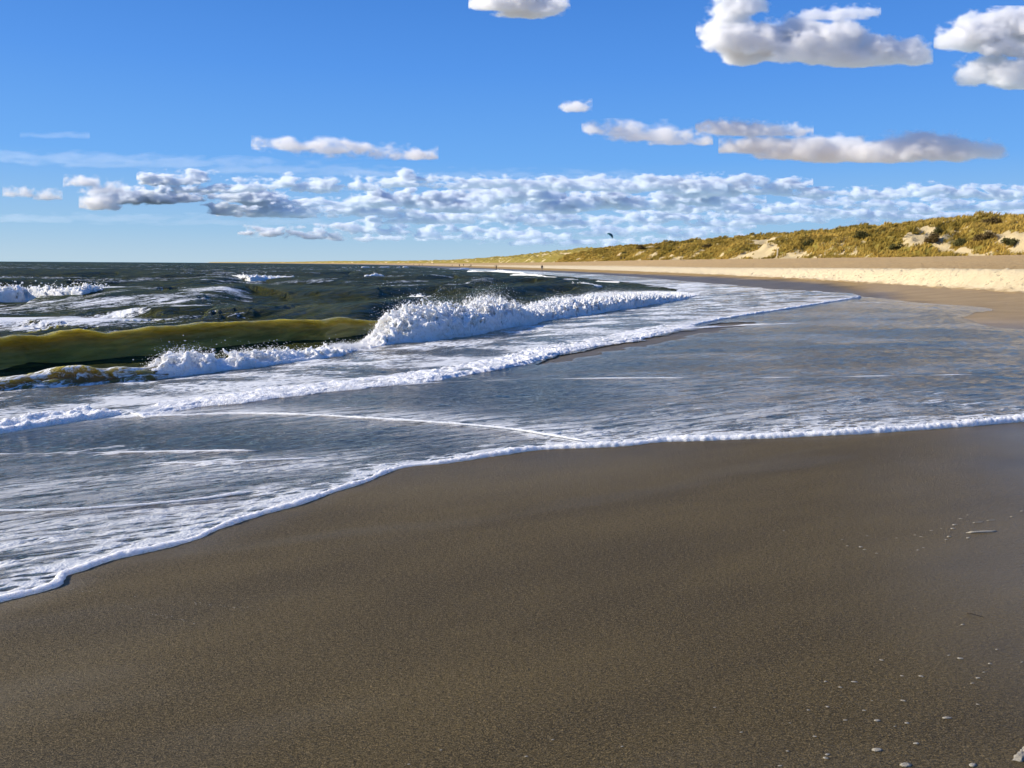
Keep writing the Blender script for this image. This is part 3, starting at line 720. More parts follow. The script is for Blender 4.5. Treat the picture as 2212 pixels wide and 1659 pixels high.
# ------------------------------------------------------------------ dunes
def mat_dune():
    t = NT('dune'); p = t.pos(); veg = t.attr('veg'); sh = t.attr('tone')
    g = t.noise(p, .8, 6, .7); g2 = t.noise(p, 4., 4, .7)
    g = t.math('ADD', t.math('MULTIPLY', g, .55), t.math('MULTIPLY', t.noise(t.mapping(p, R(40), (.05, .16, .2)), 1., 4, .6), .45))
    grass = t.mix(t.ramp(g, .38, .60), (.27, .21, .042), (.45, .34, .078))
    grass = t.mix(t.math('MULTIPLY', t.ramp(g2, .55, .38), .75), grass, (.10, .075, .018))
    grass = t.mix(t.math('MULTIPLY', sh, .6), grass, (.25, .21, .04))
    sand = t.mix(g2, (.60, .46, .24), (.74, .60, .34))
    m = t.ramp(t.math('ADD', veg, t.math('MULTIPLY', t.math('SUBTRACT', t.noise(p, 1.6, 5, .7), .5), 1.1)), .38, .55)
    c = t.mix(m, sand, grass)
    b = t.bump(g2, .9, .35)
    b = t.bump(g, .6, .8, b)
    return t.surf(pbsdf(t, base=c, rough=.95, spec=.1, normal=b))
M_DUNE = mat_dune()
dy = np.r_[np.arange(30, 430, .8), np.geomspace(430.8, 12000, 300)]
du = np.r_[np.linspace(-1.5, 45, 110), np.linspace(46, 110, 30)]
DYY, U = np.meshgrid(dy, du, indexing='ij')
HC = lambda y: np.interp(y, [0, 60, 120, 165, 190, 208, 222, 235, 250, 265, 290, 310, 370, 430, 540, 680, 820, 1000, 2000, 12000],
                         [9, 9.6, 10.4, 9.6, 9.8, 10.4, 9.8, 8.9, 9.0, 9.2, 9.5, 9.1, 9.5, 10, 10, 9.8, 10.3, 9, 7.5, 7])
def dune_z(y, u):
    x = xD(y)+u
    s = smooth(0, 38, u)*.72+.28*smooth(0, 14, u)
    k = u*.75+y*.66; l = -u*.66+y*.75       # slanted wind ridges
    hum = 1.15*(1-2.4*np.abs(per2(k/26+3*per2(x/60, y/60), l/9.5)))+.55*fbm2(x/7, y/9, 3)+.5*(1-2*np.abs(per2(k/7, l/2.6)))
    amp = smooth(1, 9, u)
    big = 1.2*per2(y/38, y*0+4.4)+.9*per2(y/14, y*0+8.8)*smooth(10, 36, u)
    toe = .55*np.maximum(0, fbm2(x/4+7, y/5, 3))*smooth(0, 2, u)
    z = 3.15+(HC(y)-1.3)*s+(hum*1.3)*amp+big*s+toe-.25*smooth(40, 110, u)*6
    return np.where(u < 0, 3.1+u*.35, z), hum
SKY_PX = [(2400,452),(2300,455),(2198,458),(2098,471),(1942,483),(1809,494.6),(1769,500),(1742,498),(1711,507),(1682,502),(1648,509),(1626,507),(1582,512.5),(1537,514.6),(1493,521),(1455,521),(1402,531),(1393,529),(1344,532),(1293,533.5),(1235,536.3),(1190,542),(1124,550),(1057,554),(1023,557.5),(968,561),(879,562.5),(768,563.5)]
_cy = np.r_[np.arange(60, 430, 2.), np.geomspace(431, 9000, 160)]
_cpx = proj(xD(_cy)+34, _cy, np.full(len(_cy), 10.))[0]
CORR = np.zeros(len(_cy)); _hc = HC
HC = lambda y: _hc(y)+np.interp(y, _cy, CORR)
_gy, _gu = np.meshgrid(_cy, np.linspace(4, 60, 60), indexing='ij')
for _ in range(5):
    _z = dune_z(_gy, _gu)[0]; _qx, _qy = proj(xD(_gy)+_gu, _gy, _z)
    for k in range(len(_cy)):
        if not 700 < _cpx[k] < 2400: continue
        want = np.interp(_cpx[k], [p[0] for p in SKY_PX[::-1]], [p[1] for p in SKY_PX[::-1]])
        near_ = np.abs(_qx-_cpx[k]) < 9
        if near_.any(): CORR[k] += .7*np.clip((_qy[near_].min()-want)/F*_cy[k], -3, 3)
    CORR = np.convolve(np.pad(CORR, 6, mode='edge'), np.hanning(15)[1:-1]/np.hanning(15)[1:-1].sum(), 'valid')
DZ, HUM = dune_z(DYY, U); DXX = xD(DYY)+U
veg = .62+.8*fbm2(DXX/11+3, DYY/16, 4)+.28*np.clip(HUM, -1, 1)
veg = veg-.42*np.exp(-((U-6)/4.)**2)*smooth(.0, .3, per2(DYY/19+2, DYY*0+.7)+.12)*(DYY < 260)
veg = np.where(U < 1.2, veg-.7, veg)+.25*smooth(26, 38, U)
# bare sand seen near the right edge
for (yy, u_, ry, ru, w) in [(122,7,16,2.6,1.1),(112,16,5,5,1.),(101,21,4,6,1.),(160,15,7,2.4,.9),(215,15,9,4,.45),(205,8,6,4,.45),(135,4,22,1.2,.8),(232,18,8,3,.45),(96,9,6,3,.9),(270,14,9,3,.7),(300,8,12,3,.7)]:
    veg = veg-w*np.exp(-((DYY-yy)/ry)**2-((U-u_-(DYY-yy)*.25)/ru)**2)
veg = veg-.34*smooth(.22, .5, fbm2((DXX+DYY*.6)/16, (DYY-DXX*.6)/5.5, 3))*smooth(34, 22, U)
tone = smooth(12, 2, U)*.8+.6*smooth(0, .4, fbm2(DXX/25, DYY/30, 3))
Vd = np.stack([DXX, DYY, DZ], -1)
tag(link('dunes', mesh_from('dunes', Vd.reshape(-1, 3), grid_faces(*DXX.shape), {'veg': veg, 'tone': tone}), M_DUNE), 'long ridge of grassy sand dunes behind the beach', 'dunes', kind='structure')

# marram grass: tufts of bent blades on the dune
def mat_grass():
    t = NT('marram_grass'); tn = t.attr('tint')
    c = t.mix(tn, (.22, .165, .03), (.64, .44, .11))
    d = t.n('ShaderNodeBsdfDiffuse', {'Color': c}).outputs[0]; tr = t.n('ShaderNodeBsdfTranslucent', {'Color': c}).outputs[0]
    return t.surf(t.n('ShaderNodeMixShader', {0: .35, 1: d, 2: tr}).outputs[0])
M_GRASS = mat_grass()
N = 60000
yy = 62+(560-62)*rng.random(N)**1.9; u_ = 1+46*rng.random(N)
vv = .62+.8*fbm2((xD(yy)+u_)/11+3, yy/16, 4)
from_grid = lambda A: A[np.clip(np.searchsorted(dy, yy), 0, len(dy)-1), np.clip(np.searchsorted(du, u_), 0, len(du)-1)]
vg = from_grid(veg)
ok = vg > .42+.1*rng.normal(size=N)
yy, u_ = yy[ok], u_[ok]; N = len(yy); xx = xD(yy)+u_; zz = dune_z(yy, u_)[0]
B = 5
base = np.repeat(np.stack([xx, yy, zz-.05], -1), B, 0)+rng.normal(size=(N*B, 3))*np.array([.22, .22, 0])
ht = np.repeat(.45+.5*rng.random(N), B)*(.7+.5*rng.random(N*B)); wd = .035+.02*rng.random(N*B)+np.repeat(yy, B)*.00035
an = rng.random(N*B)*2*np.pi; sd = np.stack([np.cos(an), np.sin(an), 0*an], -1)
ln = np.array([.55, .15, 0])+rng.normal(size=(N*B, 3))*np.array([.35, .35, 0])
mid = base+ln*ht[:, None]*.35; mid[:, 2] += ht*.62
tip = base+ln*ht[:, None]*.95; tip[:, 2] += ht*.9
V = np.stack([base-sd*wd[:, None], base+sd*wd[:, None], mid+sd*wd[:, None]*.7, mid-sd*wd[:, None]*.7, tip], 1).reshape(-1, 3)
i = np.arange(N*B)[:, None]*5
T = np.concatenate([i+np.array([[0, 1, 2]]), i+np.array([[0, 2, 3]]), i+np.array([[3, 2, 4]])])
tint = np.repeat(np.repeat(np.clip(.42+.85*fbm2(xx/9, yy/14, 4), 0, 1), B)*.7+.3*rng.random(N*B), 5)
tag(link('marram_grass', mesh_from('marram_grass', V, T, {'tint': tint}, False), M_GRASS), 'golden olive marram grass covering the dunes', 'grass', kind='stuff')

# ------------------------------------------------------------------ simple materials
def mat_plain(name, a, b=None, scale=8., rough=.8, spec=.3):
    t = NT(name); c = t.mix(t.ramp(t.noise(t.n('ShaderNodeTexCoord').outputs['Object'], scale, 4, .6), .35, .65), a, b or tuple(v*.7 for v in a))
    return t.surf(pbsdf(t, base=c, rough=rough, spec=spec))
M_BARK = mat_plain('bush_stem', (.10, .07, .04)); M_LEAF = mat_plain('bush_leaf', (.10, .092, .022), (.055, .055, .014), 3.)
M_LEAFB = mat_plain('brown_bush_leaf', (.15, .10, .03), (.08, .055, .018), 3.)
M_SKIN = mat_plain('skin', (.45, .27, .18)); M_HAIR = mat_plain('hair', (.05, .03, .02))
M_WOOD = mat_plain('weathered_wood', (.06, .045, .03)); M_PALE = mat_plain('pale_wood', (.6, .52, .38)); M_FUR = mat_plain('dark_fur', (.03, .024, .02))

def hit_dune(px, py):
    d = ray(px, py); t = np.arange(45, 900, .15); P = CAM+d*t[:, None]
    u = P[:, 0]-xD(P[:, 1]); z = np.where(u > 0, dune_z(P[:, 1], u)[0], sand_z(P[:, 0], P[:, 1]))
    k = np.argmax(P[:, 2] <= z); return np.array([P[k, 0], P[k, 1], z[k]])
def ground_any(x, y):
    u = x-xD(y)
    return float(dune_z(np.array([y]), np.array([u]))[0][0]) if u > 0 else float(sand_z(np.array([x]), np.array([y]))[0])

def tube(P, r0, r1, k=6):
    P = np.array(P, float); V = []; m = len(P)
    for i in range(m):
        tg = P[min(i+1, m-1)]-P[max(i-1, 0)]; tg = tg/np.linalg.norm(tg)
        a = np.cross(tg, [.31, .52, .8]); a /= np.linalg.norm(a); b = np.cross(tg, a); r = r0+(r1-r0)*i/(m-1)
        V.append([P[i]+r*(a*math.cos(q)+b*math.sin(q)) for q in np.linspace(0, 2*math.pi, k, endpoint=False)])
    V = np.array(V).reshape(-1, 3); T = grid_faces(m, k, True)
    capq = [[0, i, i+1, i+1] for i in range(1, k-1)]
    Tc = np.array([[0, 1, 2, 3], [0, 3, 4, 5]] if k == 6 else [[0, 1, 2, 3]])
    return V, np.concatenate([T, Tc[:, ::-1], Tc+(m-1)*k])

def bush(px, py, w, h, leaf, label, nl=1500):
    c = hit_dune(px, py)
    e = bpy.data.objects.new('dune_bush', None); COL.objects.link(e); e.location = c; e.empty_display_size = .2
    tag(e, label, 'bush', 'bushes on the dune face')
    # crown: leaves gathered in uneven clumps through a low dome
    cl = rng.normal(size=(16, 3)); cl /= np.linalg.norm(cl, axis=1)[:, None]; cl *= (.35+.6*rng.random((16, 1))); cl[:, 2] = np.abs(cl[:, 2])
    k = rng.integers(0, 16, nl); p = cl[k]+rng.normal(size=(nl, 3))*.17; p[:, 2] = np.abs(p[:, 2])
    P = p*np.array([w/2, w/2, h*.85])+np.array([0, 0, .05*h])
    A = rng.normal(size=(nl, 3, 3)); Q, _ = np.linalg.qr(A); s = (.035+.03*rng.random(nl))*w**.5*1.6
    q4 = np.array([[-1, 0, 0], [0, -.5, .1], [1, 0, 0], [0, .5, .1]])
    V = P[:, None]+np.einsum('nij,vj->nvi', Q, q4)*s[:, None, None]
    link('crown', mesh_from('crown', V.reshape(-1, 3), np.arange(nl*4).reshape(-1, 4), None, False), leaf, e)
    V, T = join([tube([(0, 0, -.3), tuple(cl[i]*np.array([w*.2, w*.2, h*.3])), tuple(cl[i]*np.array([w*.42, w*.42, h*.7]))], .05, .015) for i in range(7)])
    link('stem', mesh_from('stem', V, T), M_BARK, e)
for a in [(2076, 533, 3.4, 1.9, M_LEAF, 'big dark green bush on bare sand at the foot of the dune'),
          (2131, 521, 4.0, 2.6, M_LEAFB, 'brown bush beside the sand slide right of the big green bush'),
          (2182, 531, 4.0, 1.8, M_LEAF, 'low rounded green bush nearest the right edge of the photo'),
          (2012, 524, 3.6, 2.6, M_LEAFB, 'tall brown bush just left of the big dark green one'),
          (2030, 507, 2.8, 1.8, M_LEAF, 'dark bush halfway up the slope above the tall brown one'),
          (1862, 514, 4.2, 2.2, M_LEAF, 'dark bush alone in the middle of the grassy slope'),
          (1752, 531, 4.2, 2.2, M_LEAF, 'dark bush below the bare sand slip on the middle dune'),
          (1938, 539, 3.4, 1.6, M_LEAF, 'low dark bush at the left end of the bare sand at the dune foot'),
          (2142, 484, 4.6, 1.8, M_LEAFB, 'brown scrub high up near the right end of the ridge'),
          (1526, 537, 5.0, 2.4, M_LEAFB, 'brown scrub patch on the lower, farther part of the dune'),
          (1384, 538, 6.0, 2.6, M_LEAFB, 'farthest dark scrub clump on the dune, left of the others')]:
    bush(a[0], a[1], a[2]*.8, a[3]*.72, a[4], a[5])

# ------------------------------------------------------------------ people on the far beach
def skinned(name, J, E, mat, parent, sub=2):
    """J: [(x,y,z,r)], E: edges; grown with the Skin modifier into one continuous mesh"""
    me = bpy.data.meshes.new(name); me.from_pydata([j[:3] for j in J], E, [])
    o = bpy.data.objects.new(name, me); COL.objects.link(o)
    o.modifiers.new('skin', 'SKIN').use_smooth_shade = True
    o.modifiers.new('sub', 'SUBSURF').levels = sub
    for i, v in enumerate(me.skin_vertices[0].data): v.radius = (J[i][3], J[i][3]); v.use_root = (i == 0)
    dg = bpy.context.evaluated_depsgraph_get(); dg.update()
    m2 = bpy.data.meshes.new_from_object(o.evaluated_get(dg)); bpy.data.objects.remove(o)
    m2.name = name
    return link(name, m2, mat, parent)
def person(x, y, z, h, rot, label, coat, legs, stride=.18, arms=0., crouch=0., hat=None, long_coat=False):
    e = bpy.data.objects.new('person', None); COL.objects.link(e); e.location = (x, y, z); e.rotation_euler = (0, 0, rot); e.scale = (h/1.75,)*3
    e.empty_display_size = .2
    tag(e, label, 'person', 'people walking on the far beach')
    pz = .92-crouch*.5; s = stride; kf = crouch*.4
    hipL, hipR = (.10, 0, pz-.04), (-.10, 0, pz-.04)
    kL, kR = (.11, -s*.6-kf, pz*.54), (-.11, s*.3-kf, pz*.54)
    aL, aR = (.11, -s, .09), (-.11, s, .10)
    ch = (0, -crouch*.25, pz+.42); nk = (0, -crouch*.3-.01, pz+.56); hd = (0, -crouch*.35-.02, pz+.70)
    hands = [((sg*(.28+.3*arms), -.05-s*.4*sg, pz+.12+.3*arms), (sg*(.30+.50*arms), -.12-s*.7*sg, pz-.10+.55*arms)) for sg in (1, -1)]
    shl = [(sg*.19, ch[1], pz+.47) for sg in (1, -1)]
    J = [(0, 0, pz, .13), (0, -crouch*.12, pz+.22, .125), (*ch, .15), (*nk, .06), (*hd, .095), (hd[0], hd[1]-.01, hd[2]+.11, .085),
         (*hipL, .085), (*kL, .06), (*aL, .042), (aL[0], aL[1]-.16, .035, .035), (*hipR, .085), (*kR, .06), (*aR, .042), (aR[0], aR[1]-.16, .035, .035),
         (*shl[0], .06), (*hands[0][0], .042), (*hands[0][1], .032), (*shl[1], .06), (*hands[1][0], .042), (*hands[1][1], .032),
         (hands[0][1][0], hands[0][1][1]-.03, hands[0][1][2]-.13+.1*arms, .022), (hands[1][1][0], hands[1][1][1]-.03, hands[1][1][2]-.13+.1*arms, .022)]
    E = [(0, 1), (1, 2), (2, 3), (3, 4), (4, 5), (0, 6), (6, 7), (7, 8), (8, 9), (0, 10), (10, 11), (11, 12), (12, 13), (2, 14), (14, 15), (15, 16), (2, 17), (17, 18), (18, 19), (16, 20), (19, 21)]
    skinned('body', J, E, M_SKIN, e)
    low = pz-.30 if long_coat else pz-.06
    Jc = [(0, 0, pz+.02, .165), (0, -crouch*.12, pz+.22, .155), (*ch, .18), (*shl[0], .085), (*hands[0][0], .062), (*hands[0][1], .05), (*shl[1], .085), (*hands[1][0], .062), (*hands[1][1], .05), (0, 0, low, .18), (0, nk[1]+.01, pz+.53, .09)]
    skinned('coat', Jc, [(0, 1), (1, 2), (2, 3), (3, 4), (4, 5), (2, 6), (6, 7), (7, 8), (0, 9), (2, 10)], coat, e)
    Jt = [(0, 0, pz, .14), (*hipL, .105), (*kL, .08), (aL[0], aL[1], .12, .06), (*hipR, .105), (*kR, .08), (aR[0], aR[1], .13, .06)]
    skinned('trousers', Jt, [(0, 1), (1, 2), (2, 3), (0, 4), (4, 5), (5, 6)], legs, e)
    skinned('hat' if hat else 'hair', [(0, hd[1]+.035, hd[2]+.06, .10), (0, hd[1]+.02, hd[2]+.14, .09)], [(0, 1)], hat or M_HAIR, e)
M_DARK = mat_plain('dark_coat', (.022, .02, .022)); M_NAVY = mat_plain('navy_coat', (.02, .025, .05)); M_BROWN = mat_plain('brown_coat', (.07, .04, .022))
M_GREY = mat_plain('grey_trousers', (.16, .15, .14)); M_JEANS = mat_plain('jeans', (.04, .055, .10)); M_LIGHT = mat_plain('light_trousers', (.42, .36, .28)); M_REDC = mat_plain('rust_jacket', (.16, .06, .03))
def at_range(sx, dist):
    """a spot on the beach seen at that column of the photo, dist metres ahead"""
    x = (sx/1.302-CX)/F*dist; x = max(x, xF(dist)+6/cosF(dist)*1.0)
    return x, dist, ground_any(x, dist)
PEOPLE = [
    (1521.7, 240, 1.80, 2.9, 'nearest walker on the beach, in a long dark coat over pale trousers', M_DARK, M_LIGHT, dict(stride=.12, long_coat=True)),
    (1392, 290, 1.78, .2, 'slim walker in brown with arms held out, second nearest on the beach', M_BROWN, M_BROWN, dict(stride=.04, arms=1.)),
    (1323.5, 480, 1.85, 1.2, 'person in bulky dark clothes walking with a small dog', M_DARK, M_DARK, dict(stride=.25)),
    (1303, 600, 1.75, .4, 'person in a navy jacket just left of the dog walker', M_NAVY, M_DARK, dict(stride=.2)),
    (1291.5, 515, 1.80, 3.0, 'upright person in dark clothes close to the surf, left of the navy jacket', M_DARK, M_JEANS, dict(stride=.2)),
    (1271, 640, 1.75, 1.0, 'dark figure crouching low on the sand by itself', M_DARK, M_DARK, dict(stride=.1, crouch=.75)),
    (1220, 1000, 1.7, .3, 'tiny walker in a rust coloured jacket, right one of a faint pair', M_REDC, M_GREY, dict(stride=.2)),
    (1215, 1000, 1.75, .3, 'tiny walker in brown, left one of a faint pair', M_BROWN, M_GREY, dict(stride=.2)),
    (1188, 760, 1.8, .0, 'dark walker on the far beach, right one of two side by side', M_DARK, M_DARK, dict(stride=.2)),
    (1180, 760, 1.85, .0, 'dark walker on the far beach, left one of two side by side', M_NAVY, M_DARK, dict(stride=.2)),
    (1164.5, 880, 1.75, .5, 'farthest walker at the left, alone near the waterline', M_DARK, M_GREY, dict(stride=.2))]
for (sx, D, h, rot, lab, c1, c2, kw) in PEOPLE:
    x, y, z = at_range(sx, D); person(x, y, z, h, rot, lab, c1, c2, **kw)
# a dog beside the third walker
x, y, z = at_range(1319.8, 479)
e = bpy.data.objects.new('dog', None); COL.objects.link(e); e.location = (x, y, z); e.rotation_euler = (0, 0, 2.9); tag(e, 'small dark dog trotting beside the person in bulky dark clothes', 'dog')
J = [(0, 0, .48, .13), (.22, 0, .47, .15), (.42, 0, .56, .10), (.54, 0, .70, .085), (.68, 0, .66, .05), (-.24, 0, .50, .12), (-.42, 0, .60, .025), (-.55, 0, .72, .015)]
E_ = [(0, 1), (1, 2), (2, 3), (3, 4), (0, 5), (5, 6), (6, 7)]
for sx_, sy_ in ((1, 1), (1, -1), (0, 1), (0, -1)):
    k = len(J)
    if sx_: J += [(.26, .09*sy_, .34, .055), (.28+.06*sy_, .09*sy_, .18, .035), (.28+.10*sy_, .09*sy_, .03, .03)]; E_ += [(1, k), (k, k+1), (k+1, k+2)]
    else: J += [(-.22+.03*sy_, .09*sy_, .36, .07), (-.34+.04*sy_, .09*sy_, .20, .035), (-.30+.08*sy_, .09*sy_, .03, .03)]; E_ += [(5, k), (k, k+1), (k+1, k+2)]
skinned('body', J, E_, M_FUR, e)
for s_ in (1, -1):
    skinned('ear', [(.53, .05*s_, .76, .03), (.51, .07*s_, .83, .02)], [(0, 1)], M_FUR, e)

# ------------------------------------------------------------------ posts at the dune foot
def post(px, py, w, h, mat, label):
    c = hit_dune(px, py)
    V, T = tube([(0, 0, -.4), (.01, 0, h*.5), (.03, .02, h)], w, w*.85, 6)
    o = link('post', mesh_from('post', V, T, None, False), mat); o.location = c; tag(o, label, 'post', 'posts standing at the dune foot')
post(1341.5, 562, .28, 1.3, M_WOOD, 'dark stub of a post at the dune foot, left one of two'); post(1348.5, 562, .26, 1.2, M_WOOD, 'dark stub of a post at the dune foot, right one of two')
post(1679, 556, .20, 2.0, M_PALE, 'pale upright post standing alone where grass meets sand')

# ------------------------------------------------------------------ kite
D = 900.; d = ray(1318.7, 509.0); c = CAM+d*(D/d[1])
e = bpy.data.objects.new('kite', None); COL.objects.link(e); e.location = c; e.rotation_euler = (R(62), R(40), R(12)); e.scale = (1.25,)*3; tag(e, 'teal kitesurfing kite flying low above the dunes', 'kite')
M_TEAL = mat_plain('teal_cloth', (.01, .10, .13), (.005, .05, .07), .2, .6); M_PALEB = mat_plain('pale_blue_cloth', (.35, .70, .78), None, .2, .6); M_LINE = mat_plain('kite_line', (.1, .1, .1))
an = np.linspace(-1.25, 1.25, 31); chd = np.linspace(0, 1, 9)
AN, CH = np.meshgrid(an, chd, indexing='ij'); ww = 2.3*np.cos(AN*1.05)**.6+.3
def canopy(lift):
    return np.stack([3.4*np.sin(AN), -ww*.5+CH*ww, 3.4*np.cos(AN)-2.2+lift+.25*np.sin(CH*math.pi)], -1).reshape(-1, 3)
Vt, Vb = canopy(.03), canopy(-.03); Tt = grid_faces(31, 9)
link('canopy', mesh_from('canopy', np.concatenate([Vt, Vb]), np.concatenate([Tt, Tt[:, ::-1]+len(Vt)])), M_TEAL, e)
V, T = tube([(3.4*math.sin(a), -(2.3*math.cos(a*1.05)**.6+.3)*.5, 3.4*math.cos(a)-2.2) for a in an], .16, .16, 6); link('leading_edge', mesh_from('leading_edge', V, T), M_PALEB, e)
for a in (-.8, -.4, 0, .4, .8):
    w_ = (2.3*math.cos(a*1.05)**.6+.3)*.5
    V, T = tube([(3.3*math.sin(a), -w_, 3.3*math.cos(a)-2.2), (3.3*math.sin(a), 0, 3.3*math.cos(a)-2.05), (3.3*math.sin(a), w_, 3.3*math.cos(a)-2.2)], .09, .06, 6); link('strut', mesh_from('strut', V, T), M_PALEB, e)
for s_ in (1, -1):
    V, T = tube([(3.2*s_, 0, -1.2), (1.6*s_, -6, -10), (0, -14, -20)], .006, .006, 6); link('kite_line', mesh_from('kite_line', V, T), M_LINE, e)

# ------------------------------------------------------------------ foam flecks left on the wet sand
def fleck_mesh(k, elong):
    bm = bmesh.new(); bmesh.ops.create_icosphere(bm, subdivisions=3, radius=1)
    P = np.array([v.co for v in bm.verts]); nn = 1+.30*billow3(P[:, 0]*1.4+k*7, P[:, 1]*1.4, P[:, 2]*1.4, 3)-.12
    P = P*nn[:, None]*np.array([elong, .75, .38]); P[:, 2] = np.where(P[:, 2] < 0, P[:, 2]*.25, P[:, 2])
    for v, q in zip(bm.verts, P): v.co = q
    me = bpy.data.meshes.new('foam_fleck'); bm.to_mesh(me); bm.free()
    for p in me.polygons: p.use_smooth = True
    me.materials.append(M_FLECK); return me
FM = [fleck_mesh(k, el) for k, el in enumerate((1.2, 1.5, 1.9, 1.3))]; FS = fleck_mesh(9, 6.)
Z7 = [(97,203,14),(610,235,16),(457,257,18),(487,296,20),(570,303,28),(593,320,22),(667,342,20),(790,248,16),(905,230,14),(940,240,22),(1003,202,22),(1065,190,14),(1135,190,30),(1145,167,34),(1185,130,24),(1227,107,16),(1112,240,30),(1230,247,32),(1095,258,24),(955,308,18),(920,322,20),(697,998,28),(1112,968,24),(1180,988,38),(940,1098,32),(823,1095,22),(530,1132,40),(352,1130,24),(443,1165,24),(1290,1108,30),(1255,1140,26),(1325,1073,18),(1363,1020,24),(830,1247,32),(638,1247,16),(365,1285,24),(248,1305,22),(590,1307,24),(475,1367,28),(670,1369,42),(853,1385,30),(287,1467,26),(780,1405,20),(365,1578,34),(355,1600,36),(910,1510,36),(75,1648,30),(1195,780,26),(1405,933,20),(120,1557,22),(1560,1010,22),(1287,1270,20),(1497,118,20),(1560,83,24),(135,1385,18)]
def put(sx, sy, wpx, me, label, rot=0.):
    P = ground(np.array([sx/1.302]), np.array([sy/1.302]))[0]; w = wpx/1.302/F*np.linalg.norm(P-CAM)
    o = bpy.data.objects.new('foam_fleck', me); COL.objects.link(o); o.location = (P[0], P[1], P[2]+.001); o.rotation_euler = (0, 0, rot)
    ex = max(abs(v.co.x) for v in me.vertices); o.scale = (w/(2*ex),)*3
    return tag(o, label, 'foam fleck', 'foam flecks on the wet sand')
for i, (zx, zy, w) in enumerate(Z7):
    put(2160+zx*.458, 1400+zy*.458, w*.458*.9, FM[i % 4], 'small white fleck of foam left on the smooth wet brown sand', random.uniform(-.4, .5))
for sx, sy, w in [(1555, 2081, 9), (1150, 2150, 9), (1240, 2110, 8), (1480, 2128, 10), (1750, 2100, 9), (2010, 1990, 8), (2085, 2060, 9)]:
    put(sx, sy, w, FM[1], 'small white fleck of foam left on the smooth wet brown sand', .2)
put(2160+1100*.458, 1400+1353*.458, 52*.458, FM[2], 'elongated foam fleck alone on the darkest brown sand at lower right', .05)
put(2160+670*.458, 1400+1550*.458, 60*.458, FM[1], 'plump foam fleck near the bottom edge, left of the largest one there', .1)
put(2160+845*.458, 1400+1643*.458, 66*.458, FM[3], 'fat bubbly fleck cut close by the bottom edge of the photo', .1)
put(2160+1258*.458, 1400+1643*.458, 48*.458, FM[0], 'ragged foam fleck at the bottom edge, left of the foam strip in the corner', .5)
put(2160+1290*.458, 1400+152*.458, 72*.458, FS, 'upper left foam streak of three thin ones on the glossy sand', .18)
put(2160+1372*.458, 1400+139*.458, 60*.458, FS, 'upper right foam streak of three thin ones on the glossy sand', .15)
put(2160+1312*.458, 1400+211*.458, 190*.458, FS, 'longest foam streak, the lower of three on the glossy sand', .14)
W = px_line([(2183, 1642), (2195, 1641), (2212, 1633), (2240, 1615), (2290, 1590)], 24)
V, T = rope('k', W, .034, .009, .003, M_EDGE, .0, 12, .5, 90., 2.)
o = link('foam_strip', mesh_from('foam_strip', V, T), M_FLECK); tag(o, 'bubbly strip of foam in the bottom right corner of the sand', 'foam strip')
P = ground(np.array([2730/1.302]), np.array([1729/1.302]))[0]
V, T = tube([(-.012, .012, .004), (.0, 0., .007), (.02, -.014, .005), (.045, -.03, .002)], .003, .0012, 6)
o = link('twig', mesh_from('twig', V, T), M_WOOD); o.location = P; tag(o, 'tiny dark twig lying on the glossy wet sand', 'twig')

